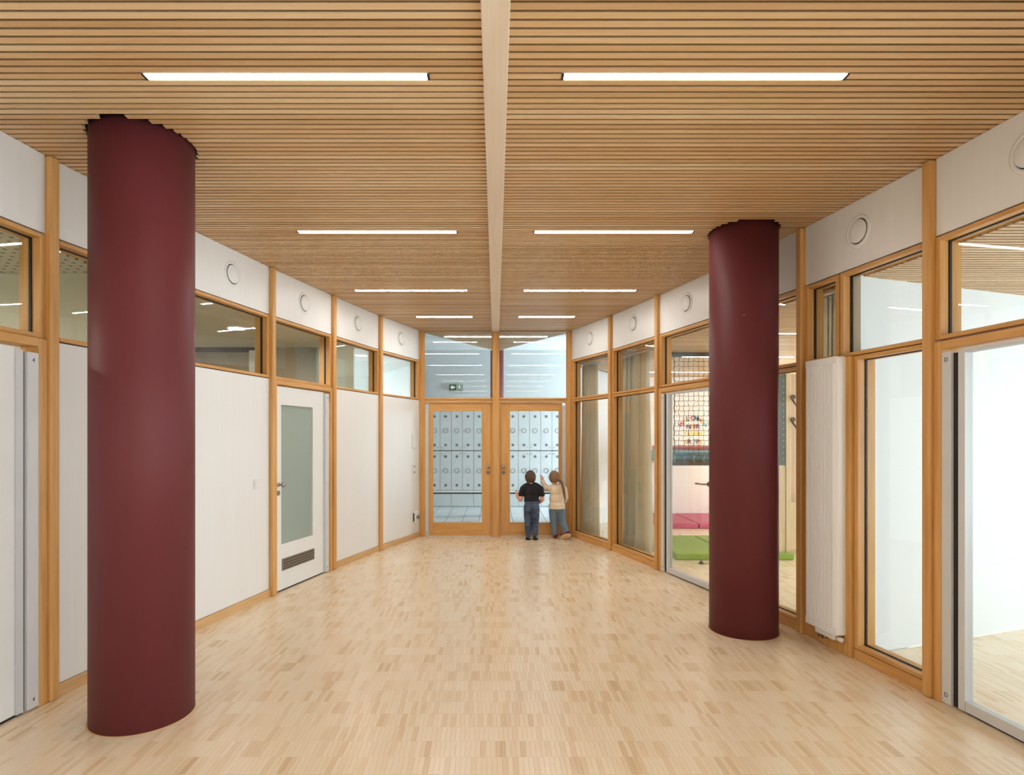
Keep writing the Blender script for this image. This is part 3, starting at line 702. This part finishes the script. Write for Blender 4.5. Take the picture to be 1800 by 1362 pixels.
YL = GB-.004; t = empty('welcome_lettering', loc=(3.74, YL, 1.4))
for ch, zx, zy, ro, ck in txt:
    px, py = 1170+zx/9.73, 690+zy/9.73; X = (px-PX)/F*YL; Z = EYE+(PY-py)/F*YL
    c = bpy.data.curves.new('letter', 'FONT'); c.body = ch; c.size = .118; c.extrude = .002; c.align_x = 'CENTER'; c.align_y = 'CENTER'; c.offset = .003
    o = text_mesh('letter', c, LMAT[ck]); o.parent = t
    o.matrix_local = T((X-3.74, 0, Z-1.4)) @ Matrix.Rotation(math.radians(ro), 4, 'Y').inverted() @ Matrix.Rotation(PI/2, 4, 'X')
tag(t, 'colourful paper lettering welcoming to the yellow group on the wall', 'lettering')
# loft side structure seen right of the far column
YS = 7.46; M_PEACH = wood('rosy_plywood', [(.3, lin(206, 172, 146)), (.7, lin(226, 196, 170))], (20, 20, 2))
t = empty('loft_side_screen', loc=(3.2, YS, 0))
MB().box(0, .42, 0, .03, 1.17, 2.34).build('dark_board', plain('slate_board', lin(96, 104, 98), .6), t, label='dark grey pin board')
for k in range(14): MB().lathe([(.006, 0), (.006, .004)], 8, T((.395, -.004, 1.25+k*.075)) @ Matrix.Rotation(PI/2, 4, 'X')).build('pin', M_WHITE, t)
for x0, x1 in ((0, .10), (.105, .20), (.205, .30), (.305, .42)): MB().box(x0, x1, 0, .03, .01, 1.165).build('plank', M_TIM, t)
MB().box(.425, .485, -.01, .06, 0, 2.42).build('post', M_TIM, t, bevel=.004)
MB().box(.485, .95, .0, .03, .12, .70).build('plank', M_TIM, t)
MB().box(.485, 1.25, .0, .05, 2.36, 2.42).build('top_rail', M_TIM, t)
for k in range(6): MB().box(.50+k*.13, .626+k*.13, .30, .33, .0, 2.34).build('plank', M_PEACH, t)
for zz in (2.0, 1.72):
    MB().tube([(.49, -.02, zz), (.95, .05, zz-.62)], .012, 8).build('handrail', M_LOFT, t)
    MB().lathe([(.03, 0), (.03, .02)], 14, T((.50, -.02, zz+.02)) @ Matrix.Rotation(PI/2, 4, 'X')).build('rail_bracket', M_LOFT, t)
tag(t, 'pale timber loft screen with a dark board right of the far column', 'screen')
# ------------------------------------------------------------------ side rooms on the left
lf = floor_piece('floor', [(-6, 1.0), (-2.9, 1.0), (-2.82, 2.33), (-2.71, 3.47), (-2.52, 4.6), (-2.28, 5.74), (-2.0, 6.87), (-1.68, 8.02), (-1.27, 9.27), (-2.36, GB+.1), (-6, GB+.1)], plain('grey_lino', lin(170, 166, 156), .5), 'grey floor of the rooms behind the left wall')
lw = tag(empty('wall_left_rooms'), 'walls of the rooms behind the left clerestory', 'wall', kind='structure')
M_BEIGE = plain('cream_wall', lin(214, 210, 190), .7, var=.03, scale=2); M_CONC = plain('warm_concrete', lin(170, 158, 138), .7, var=.08, scale=3)
MB().box(-6.1, -6, 1, 7.65, 0, 2.9).build('outer_panel', M_BEIGE, lw); MB().box(-6.1, -6, 7.65, GB, 0, .55).build('sill_panel', M_BEIGE, lw); MB().box(-6.1, -6, 7.65, GB, 1.9, 2.9).build('lintel', M_BEIGE, lw); MB().box(-6, -2.9, .9, 1.0, 0, 2.9).build('end_panel', M_BEIGE, lw)
MB().box(-6, -2.28, 7.6, 7.7, 0, 2.66).build('partition', M_CONC, lw)
MB().box(-6, -2.9, 7.57, 7.60, 2.60, 2.655).build('dark_rail', M_BLACK, lw)
MB().box(-3.12, -3.04, 7.56, 7.6, 0, 2.62).build('door_casing', M_WHITE, lw)
MB().box(-6, -2.60, 4.15, 4.25, 0, 2.66).build('partition', M_BEIGE, lw)
Mg, Wg = bay((-2.33, GB), (-1.20, 9.27)); MB().box(0, Wg, 0, .10, 0, 3.15).build('slanted_panel', M_WALL, lw, Mg)
MB().box(-6, -2.30, GB, GB+.1, 0, 2.9).build('end_panel', M_BEIGE, lw)
def perf():
    t = NT('perforated_ceiling'); mp = t.node('ShaderNodeMapping'); mp.inputs['Scale'].default_value = (14, 14, 0); t.l.new(t.pos(), mp.inputs[0])
    fr = t.node('ShaderNodeVectorMath', operation='FRACTION'); t.l.new(mp.outputs[0], fr.inputs[0]); sb = t.node('ShaderNodeVectorMath', operation='SUBTRACT'); sb.inputs[1].default_value = (.5, .5, 0); t.l.new(fr.outputs[0], sb.inputs[0])
    ln = t.node('ShaderNodeVectorMath', operation='LENGTH'); t.l.new(sb.outputs[0], ln.inputs[0]); d = t.math('LESS_THAN', ln.outputs['Value'], .17)
    t.col(t.mix(d, lin(208, 204, 190), lin(96, 92, 82))).set(Roughness=.8); return t.m
lc = tag(MB().prism([(-6, 4.25), (-2.62, 4.25), (-2.52, 4.6), (-2.28, 5.74), (-2.0, 6.87), (-1.68, 8.02), (-1.27, 9.27), (-2.36, GB+.1), (-6, GB+.1)], 2.66, 2.72).build('ceiling', plain('cream_ceiling', lin(206, 202, 184), .8, var=.02)), 'cream ceiling of the rooms behind the left wall', 'ceiling', kind='structure')
tag(MB().prism([(-6, 1.0), (-2.9, 1.0), (-2.82, 2.33), (-2.71, 3.47), (-2.65, 4.15), (-6, 4.15)], 2.66, 2.72).build('ceiling', perf()), 'perforated ceiling of the room at the left edge', 'ceiling', kind='structure')
for x, y, lb in ((-2.69, 6.2, 'round lit downlight seen through the window over the switch panel'), (-1.86, 8.28, 'round lit downlight seen through the second clerestory window'), (-4.2, 6.2, 'round lit downlight deep in the left side room'), (-3.6, 9.2, 'round lit downlight in the far left side room'), (-3.9, 2.9, 'round lit downlight in the room at the left edge'), (-4.3, 10.0, 'added fill downlight at the far end of the left side room'), (-4.9, 2.2, 'added fill downlight in the room at the left edge')):  # the last two downlights are added to brighten these rooms
    t = empty('downlight', loc=(x, y, 2.66)); MB().lathe([(.075, -.003), (.0751, 0)], 28).build('diffuser', M_DOWN if x < -2 else M_DOWN_LOW, t)
    MB().lathe([(.075, 0), (.078, -.012), (.10, -.012), (.104, 0)], 28, cap=False).build('trim_ring', M_WHITE, t); tag(t, lb, 'light', 'round downlights')
# ------------------------------------------------------------------ cross hall beyond the glass doors
YW = 13.06; VT = 11.34
hw = tag(empty('wall_cross_hall'), 'pale grey walls of the cross hall beyond the doors', 'wall', kind='structure')
MB().box(-6, 6, YW+.5, YW+.6, 0, 3.5).build('rear_panel', M_HALL, hw)
MB().box(-6, 6, YW+.001, YW+.5, 2.10, 3.5).build('bulkhead_panel', M_HALL, hw)
MB().box(-6.1, -6, GB+.1, YW+.6, 0, 3.5).build('end_panel', M_HALL, hw)
MB().box(-6, -2.3, GB+.1, GB+.13, 0, 3.5).box(2.3, 6, GB+.1, GB+.13, 0, 3.5).build('side_panel', M_HALL, hw)
MB().box(6, 6.1, GB+.1, YW+.6, 0, .4).box(6, 6.1, GB+.1, YW+.6, 3.0, 3.5).build('window_wall', M_HALL, hw)
tag(MB().box(-6.1, 6.1, 9.2, YW+.6, 3.42, 3.5).build('ceiling', M_WALL), 'white ceiling of the cross hall beyond the doors', 'ceiling', kind='structure')
# V shaped soffit
sv = tag(MB().prism([(-1.2, 9.22), (1.2, 9.22), (0, VT)], 3.175, 3.28).build('ceiling', M_DARK), 'triangular slat soffit just beyond the glass doors', 'ceiling', kind='structure')
sl = MB(); y = 9.25
vl = []
while y < VT-.04:
    h = 1.18*(VT-(y+SLATW))/(VT-9.2)
    if h > .05: sl.slat(-h, h, y, y+SLATW, ZC, ZC+SLATH)
    vl.append(y); y += PITCH
sl.build('slats', M_SLAT, sv, kind='stuff')
for s in (-1, 1):
    Me, We = bay((s*1.2, 9.2), (0, VT)); MB().box(0, We, -.01, .01, ZC-.004, 3.42).build('edge_board', M_WALL, sv, Me)
linear_light(9.70, -.83, -.07, ZC-.004, 'short lit light beyond the left transom window', 'lights beyond the doors'); linear_light(9.70, .07, .84, ZC-.004, 'short lit light beyond the right transom window', 'lights beyond the doors')
# tile floor
tf = floor_piece('floor', [(-6, 9.28), (6, 9.28), (6, YW+.6), (-6, YW+.6)], plain('dark_tile_joint', lin(62, 64, 66), .8), 'grey tiled floor of the cross hall', -.004)
M_TILE = plain('pale_grey_tile', lin(196, 200, 200), .25, var=.05, scale=2)
tl_ = MB().box(.005, .300, .005, .595, -.004, 0).mesh('floor_tile')
x = -2.13
while x < 2.1:
    y = YW-.6*6
    while y < YW-.01:
        # keep the tiles outside the pale wedge in front of the doors
        lim = 1.12+.557*(y-9.27) if y < GB+.13 else 9
        if y > 9.4 and max(abs(x), abs(x+.305)) < lim and (abs(x+.15) > 1.18*(VT-y)/(VT-9.2)-.25 or y > VT-.2):
            link('floor_tile', tl_, M_TILE, tf).location = (x, y, 0)
        y += .6
    x += .305
MB().prism([(-1.1, 9.29), (1.1, 9.29), (.0, VT-.1)], -.004, .003).build('wedge_mat', plain('pale_threshold', lin(206, 204, 198), .5), tf)
column(.03, 11.55, .127, 3.42, 'slim maroon column beyond the doors behind the centre post', -.004, 32)
# lockers
M_LOCK = plain('pale_locker_laminate', lin(206, 209, 208), .35, var=.03, scale=5); M_VENT = plain('locker_vent_dark', lin(92, 94, 92), .6); M_RING = plain('ring_dark', lin(84, 84, 82), .5)
PW = 19.62/F*YW; XL0 = (754.2-PX)/F*YW
ring = MB(); tp = []
for k in range(24):
    a = 2*PI*k/24; tp.append((.048*math.cos(a), 0, .048*math.sin(a)))
def ringmesh():
    m = MB(); n = 28; v = []; f = []
    for k in range(n):
        a = 2*PI*k/n
        for rr, yy in ((.044, 0), (.052, 0), (.052, -.004), (.044, -.004)): v.append((rr*math.cos(a), yy, rr*math.sin(a)))
    for k in range(n):
        for j in range(4): a = k*4+j; b = k*4+(j+1) % 4; c = ((k+1) % n)*4+(j+1) % 4; d = ((k+1) % n)*4+j; f.append((a, b, c, d))
    return m.add(v, f).mesh('finger_ring')
RM = ringmesh(); VM = MB().lathe([(.030, 0), (.030, .003)], 18, Matrix.Rotation(PI/2, 4, 'X')).mesh('vent_dot'); KM = MB().lathe([(.010, 0), (.010, .012)], 12, Matrix.Rotation(PI/2, 4, 'X')).mesh('knob')
zr = lambda py: EYE+(PY-py)/F*YW
rows = [(zr(791.4), zr(722)), (zr(861.6), zr(792.6))]
dots = [(732, 756.8, 782), (802.4, 827, 852.6)]
names = ['leftmost, behind the left glass door', 'second from left, behind the left glass door', 'third from left, beside the centre post', 'third from right, beside the centre post', 'second from right, behind the boy', 'rightmost, behind the girl']
DM = [MB().box(.004, PW-.004, -.02, 0, z0+.004, z1-.004).mesh('locker_door') for z0, z1 in rows]
for u in range(-1, 7):
    x0 = XL0+u*2*PW
    lab = 'pale grey locker unit, ' + (names[u] if 0 <= u < 6 else ['hidden beyond the door frame on the left', 'hidden beyond the door frame on the right'][u > 0])
    t = empty('locker_unit', loc=(x0, YW, 0))
    MB().box(.001, 2*PW-.001, .004, .45, .0, zr(722)).build('carcass', M_VENT, t)
    for c_ in range(2):
        for rI in range(2):
            d = link('locker_door', DM[rI], M_LOCK, t); d.location = (c_*PW, 0, 0)
            z1_, zm, z2_ = (zr(q) for q in dots[rI])
            o = link('finger_ring', RM, M_RING, d); o.location = (PW/2, -.0205, zm)
            for zz in (z1_, z2_): o = link('vent_dot', VM, M_VENT, d); o.location = (PW/2, -.0205, zz)
            o = link('knob', KM, M_DSTEEL, d); o.location = (PW*(.82 if c_ == 0 else .18), -.0205, rows[rI][0]+.06 if rI == 0 else rows[rI][1]-.06)
    MB().box(0, 2*PW, -.06, .0, zr(864.8), zr(862.2)).build('bench_top', M_WHITE, t)
    MB().box(.004, 2*PW-.004, -.05, 0, .01, zr(868)).build('drawer_front', M_LOCK, t)
    MB().box(0, 2*PW, -.02, .003, zr(868), zr(865)).build('shadow_gap', M_BLACK, t)
    tag(t, lab, 'locker', 'locker units beyond the glass doors')
# exit sign
SX, SZ = (801.5-PX)/F*YW, EYE+(PY-681)/F*YW
t = empty('exit_sign', loc=(SX, YW-.002, SZ)); M_EXG = plain('exit_green', lin(28, 84, 62), .5, var=.02, emit=.05); M_EXW = plain('exit_white', lin(226, 240, 232), .5, var=.01, emit=.12)
MB().box(-.145, .145, -.03, 0, -.068, .068).build('sign_box', M_EXG, t)
def flat(polys, name):
    m = MB()
    for p in polys:
        n = len(p); m.add([(x, -.0315, z) for x, z in p], [tuple(range(n))])
    m.build(name, M_EXW, t)
flat([[(-.12, 0), (-.07, .045), (-.07, .018)], [(-.12, 0), (-.07, -.018), (-.07, -.045)], [(-.105, -.012), (-.02, -.012), (-.02, .012), (-.105, .012)]], 'arrow')
flat([[(.02, -.06), (.03, -.06), (.03, .06), (.02, .06)], [(.02, .052), (.13, .052), (.13, .06), (.02, .06)], [(.122, -.06), (.13, -.06), (.13, .06), (.122, .06)]], 'doorway')
ca = [(.078+.012*math.cos(k*PI/5), .036+.012*math.sin(k*PI/5)) for k in range(10)]
flat([ca, [(.062, .022), (.084, .024), (.092, -.012), (.072, -.012)], [(.072, -.01), (.084, -.012), (.066, -.055), (.052, -.052)], [(.080, -.01), (.092, -.012), (.115, -.035), (.108, -.046)], [(.062, .022), (.04, .004), (.046, -.004), (.07, .012)], [(.084, .024), (.106, .004), (.1, -.004), (.084, .008)]], 'running_figure')
tag(t, 'green exit sign with white arrow and running figure', 'exit sign')
# ------------------------------------------------------------------ children
M_SKIN = cloth('skin', lin(226, 170, 146), .05, 90, .55)
def figure_part(name, mb, mat, parent, voxel, smooth=4, label=None):
    o = mb.build(name, mat, parent, label=label)
    r_ = o.modifiers.new('merge', 'REMESH'); r_.mode = 'VOXEL'; r_.voxel_size = voxel; r_.use_smooth_shade = True
    s_ = o.modifiers.new('smooth', 'SMOOTH'); s_.iterations = smooth; s_.factor = .5
    return o
def hand(mb, wrist, d, side, up=(0, 0, 1)):
    # palm and five curled fingers; d = pointing direction, side = thumb side direction
    w = Vector(wrist); d = Vector(d).normalized(); s = Vector(side); s = (s-d*s.dot(d)).normalized(); n = d.cross(s)
    rot = Matrix((s, d, n)).transposed()
    mb.ell(w+d*.026, (.023, .030, .011), rot)
    for k, (off, ln) in enumerate(((.017, .034), (.006, .040), (-.005, .037), (-.016, .028))):
        b = w+d*.050+s*off; mb.chain([b, b+d*ln*.55+n*.004, b+d*ln*.85+n*.018], [.0058, .0055, .0048], 5)
    b = w+d*.016+s*.020; mb.chain([b, b+s*.016+d*.014, b+s*.018+d*.030+n*.008], [.0072, .0066, .0056], 5)
def head(mb, c, rx, ry, rz, rot):
    c = Vector(c); mb.ell(c, (rx, ry, rz), rot, 20, 14); mb.ell(c+rot @ Vector((0, ry*.25, -rz*.45)), (rx*.74, ry*.72, rz*.55), rot)
    for s in (-1, 1):
        mb.ell(c+rot @ Vector((s*rx*1.0, -.002, -rz*.18)), (.008, .015, .021), rot)
        mb.ell(c+rot @ Vector((s*rx*.5, ry*.62, -rz*.42)), (.022, .02, .022), rot)
    mb.ell(c+rot @ Vector((0, ry*1.0, -rz*.22)), (.010, .012, .010), rot)
def face(parent, c, rx, ry, rz, rot, iris):
    c = Vector(c)
    for s in (-1, 1):
        e = MB().ell(c+rot @ Vector((s*rx*.42, ry*.885, 0)), (.011, .006, .008), rot).build('eye', M_WHITE, parent)
        MB().ell(c+rot @ Vector((s*rx*.42, ry*.885+.0045, 0)), (.005, .003, .005), rot).build('iris', iris, e)
    MB().ell(c+rot @ Vector((0, ry*.90, -rz*.58)), (.018, .006, .005), rot).build('mouth', MATS['rose_vinyl'], parent)
def hair_cap(name, c, rx, ry, rz, rot, mat, parent, front=.35, low=-.55):
    c = Vector(c); m = MB(); n, k = 40, 26; v = []; f = []; rnd = random.Random(3)
    for i in range(k+1):
        th = PI*i/k
        for j in range(n):
            a = 2*PI*j/n; q = Vector((math.sin(th)*math.cos(a), math.sin(th)*math.sin(a), math.cos(th)))
            g = 1.05+.02*math.sin(7*a+4*th)+rnd.uniform(-.008, .008)
            v.append(c+rot @ Vector((q.x*rx*g, q.y*ry*g-.006, q.z*rz*g+.002)))
    for i in range(k):
        for j in range(n):
            th = PI*(i+.5)/k; a = 2*PI*(j+.5)/n; y_ = math.sin(th)*math.sin(a); z_ = math.cos(th)
            lim = low+max(0, (y_+.15))*1.3
            if z_ > min(lim, front) or (y_ < -.1 and z_ > low): p = i*n+j; q = i*n+(j+1) % n; f.append((p, p+n, q+n, q))
    o = m.add(v, f, True).build(name, mat, parent); s_ = o.modifiers.new('thickness', 'SOLIDIFY'); s_.thickness = .008; s_.offset = -1; return o
def hair_mat(name, a, b):
    t = NT(name); g = t.noise((60, 60, 8), detail=5); t.col(t.ramp(g, [(.3, a), (.7, b)])).set(Roughness=.5); t.bump(g, .5, .004); return t.m
I3 = Matrix.Identity(3)
# boy
bx, by = .535, 8.84
t = empty('person', loc=(bx, by, 0)); tag(t, 'child in black t-shirt and blue jeans standing at the right glass door', 'person')
rot = Matrix.Rotation(math.radians(14), 3, 'Z') @ Matrix.Rotation(math.radians(6), 3, 'X')
hc = (-.02, .01, .925)
b = MB(); head(b, hc, .074, .086, .094, rot); b.chain([(-.01, -.005, .80), (-.015, 0, .86)], [.042, .036])
b.ell((0, 0, .72), (.105, .068, .11)); b.ell((0, .008, .60), (.098, .072, .10)); b.ell((0, 0, .50), (.10, .075, .085))
b.chain([(-.075, 0, .785), (-.125, -.005, .755), (-.165, -.01, .60), (-.205, .085, .625), (-.212, .10, .655)], [.05, .042, .035, .026, .021]); hand(b, (-.213, .103, .662), (-.1, .5, .55), (.6, -.1, .2))
b.chain([(.075, 0, .785), (.125, -.005, .755), (.160, -.005, .60), (.105, .095, .535), (.095, .105, .53)], [.05, .042, .034, .026, .021]); hand(b, (.092, .108, .528), (-.5, .5, -.15), (0, .1, .6))
for s in (-1, 1): b.chain([(s*.052, 0, .46), (s*.054, .012, .24), (s*.052, 0, .05)], [.066, .044, .03])
body = figure_part('body', b, M_SKIN, t, .0045, 3)
face(body, hc, .074, .086, .094, rot, M_BLACK)
hair_cap('hair', hc, .077, .090, .097, rot, hair_mat('dark_brown_hair', lin(62, 44, 36), lin(96, 70, 56)), t, .45, -.62)
sh = MB(); sh.ell((0, 0, .725), (.120, .082, .118)); sh.ell((0, .006, .63), (.114, .086, .11)); sh.ell((0, .004, .585), (.116, .088, .05)); sh.chain([(-.05, -.002, .808), (.05, -.002, .808)], [.045, .045])
for s in (-1, 1): sh.chain([(s*.07, 0, .79), (s*.125, -.005, .755), (s*.152, -.008, .675)], [.054, .052, .047])
figure_part('t_shirt', sh, cloth('black_cotton', (.012, .013, .016, 1), .2), t, .006, 5)
jm = MB(); jm.ell((0, 0, .50), (.115, .088, .095)); jm.ell((0, -.018, .46), (.108, .085, .07))
for s in (-1, 1): jm.chain([(s*.052, 0, .46), (s*.056, .008, .35), (s*.054, .012, .24), (s*.052, 0, .14), (s*.050, -.002, .062)], [.070, .062, .053, .049, .043])
for s in (-1, 1):
    for zz in (.10, .15, .21, .27): jm.ell((s*.053, 0, zz), (.053+.02*(zz-.1), .053, .012), Matrix.Rotation(.2*s, 3, 'Y'))
def denim():
    tt = NT('blue_denim'); k = tt.noise((9, 9, 14), detail=4); w = tt.noise((300, 300, 300), detail=1)
    tt.col(tt.ramp(k, [(.3, lin(52, 64, 88)), (.7, lin(92, 108, 136))])).set(Roughness=.85); tt.bump(w, .25, .001); return tt.m
jn = figure_part('jeans', jm, denim(), t, .006, 4)
for s in (-1, 1): MB().box(s*.055-.034, s*.055+.034, -.106, -.100, .435, .50).build('back_pocket', MATS['blue_denim'], jn, bevel=.003)
MB().lathe([(.113, .555), (.116, .575)], 28, Matrix.Diagonal((1, .80, 1, 1)), cap=False).build('waistband', plain('denim_band', lin(84, 96, 118), .8), jn)
def dots():
    tt = NT('black_shoe_with_white_dots'); v = tt.node('ShaderNodeTexVoronoi'); v.inputs['Scale'].default_value = 42; tt.l.new(tt.pos(), v.inputs['Vector'])
    tt.col(tt.mix(tt.math('LESS_THAN', v.outputs['Distance'], .30), (.012, .012, .014, 1), (.75, .75, .75, 1))).set(Roughness=.6); return tt.m
MD = dots()
for s in (-1, 1):
    m = MB(); m.ell((s*.054, .035, .030), (.036, .078, .028)); m.ell((s*.053, -.02, .045), (.034, .034, .032)); o = figure_part('shoe', m, MD, t, .005, 3)
    MB().lathe([(.034, 0), (.037, .012)], 20, T((s*.054, .03, 0)) @ Matrix.Diagonal((1, 2.1, 1, 1))).build('sole', M_BLACK, o)
# girl
gx, gy = .912, 8.92
t = empty('person', loc=(gx, gy, 0)); tag(t, 'child in cream sweater and grey-blue trousers with one arm raised', 'person')
rot = Matrix.Rotation(math.radians(10), 3, 'Z') @ Matrix.Rotation(math.radians(-6), 3, 'Y')
hc = (-.034, .01, .915)
b = MB(); head(b, hc, .075, .086, .093, rot); b.chain([(-.015, -.003, .79), (-.028, .003, .85)], [.04, .034])
b.ell((0, 0, .70), (.095, .066, .11)); b.ell((.003, .006, .58), (.095, .07, .10)); b.ell((.005, 0, .47), (.10, .075, .08))
b.chain([(-.07, .0, .765), (-.105, .005, .755), (-.150, .035, .742), (-.205, .085, .865)], [.045, .04, .034, .022]); hand(b, (-.207, .087, .870), (-.15, .25, .8), (.6, .2, 0))
b.chain([(.07, 0, .765), (.11, .0, .745), (.135, .005, .62), (.125, .07, .545)], [.045, .04, .033, .022]); hand(b, (.124, .074, .541), (-.1, .6, -.4), (-.4, .1, .5))
LEGL = [(-.048, 0, .43), (-.038, .012, .24), (-.018, 0, .055)]; LEGR = [(.058, 0, .43), (.088, .008, .25), (.150, -.055, .095)]
b.chain(LEGL, [.064, .044, .028]); b.chain(LEGR, [.064, .044, .028])
body = figure_part('body', b, M_SKIN, t, .0045, 3)
face(body, hc, .075, .086, .093, rot, M_BLACK)
HM = hair_mat('light_brown_hair', lin(112, 78, 56), lin(156, 118, 90))
hr = hair_cap('hair', hc, .078, .090, .097, rot, HM, t, .45, -.66)
pt = MB(); pt.chain([(.035, -.065, .895), (.068, -.082, .85), (.092, -.085, .76), (.108, -.082, .66), (.122, -.075, .575)], [.016, .022, .024, .018, .007]); figure_part('ponytail', pt, HM, hr, .005, 3)
MB().tube([(.05+.016*math.cos(k*PI/6), -.076+.016*math.sin(k*PI/6), .872+.006*math.sin(k*PI/6)) for k in range(13)], .006, 6).build('hair_tie', M_BLACK, hr)
sh = MB(); sh.ell((0, 0, .715), (.108, .080, .105)); sh.ell((.002, .004, .60), (.115, .088, .12)); sh.ell((.004, .002, .50), (.126, .094, .075)); sh.ell((.005, 0, .462), (.130, .096, .03)); sh.chain([(-.045, -.002, .785), (.045, -.002, .785)], [.042, .042])
sh.chain([(-.07, .0, .765), (-.105, .005, .755), (-.150, .035, .742), (-.198, .078, .850)], [.05, .05, .044, .034]); sh.chain([(.07, 0, .765), (.11, 0, .745), (.137, .005, .62), (.127, .06, .555)], [.05, .05, .043, .034])
M_CREAM = cloth('cream_knit', lin(240, 222, 194), .05, 140)
figure_part('sweater', sh, M_CREAM, t, .006, 5)
jm = MB(); jm.ell((.005, 0, .465), (.116, .090, .085)); jm.chain(LEGL[:1]+[(-.044, .008, .33)]+LEGL[1:], [.072, .067, .058, .042], 8); jm.chain(LEGR[:1]+[(.072, .006, .34)]+LEGR[1:], [.072, .067, .058, .042], 8)
figure_part('trousers', jm, cloth('grey_blue_cotton', lin(112, 132, 148), .10), t, .006, 4)
M_RED = cloth('dark_red_felt', lin(122, 26, 40), .1); M_SOLE = plain('cream_sole', lin(232, 200, 158), .7)
m = MB(); m.ell((-.016, .035, .032), (.036, .075, .030)); m.ell((-.017, -.015, .05), (.033, .034, .034)); o = figure_part('shoe', m, M_RED, t, .005, 3)
MB().lathe([(.033, 0), (.036, .010)], 20, T((-.016, .03, 0)) @ Matrix.Diagonal((1, 2.1, 1, 1))).build('sole', M_SOLE, o)
toe, heel = Vector((.062, -.045, .032)), Vector((.185, -.120, .092)); d = (toe-heel).normalized(); up = Vector((.05, .75, .55)); up = (up-d*up.dot(d)).normalized(); s = d.cross(up)
fr = Matrix((s, d, up)).transposed(); cc = (toe+heel)/2
m = MB(); m.ell(cc+up*.012, (.036, .078, .028), fr); m.ell(heel+d*.03+up*.03, (.034, .036, .036), fr); o = figure_part('shoe', m, M_RED, t, .005, 3)
mm = MB(); n = 28; v = []
for k in range(2):
    for j in range(n):
        a = 2*PI*j/n; v.append(cc+s*(.040*math.cos(a)*(1-.12*math.sin(a)))+d*(.088*math.sin(a))-up*(.020-.012*k))
mm.add(v, [tuple(range(n-1, -1, -1)), tuple(range(n, 2*n))]+[(j, (j+1) % n, n+(j+1) % n, n+j) for j in range(n)]).build('sole', M_SOLE, o)
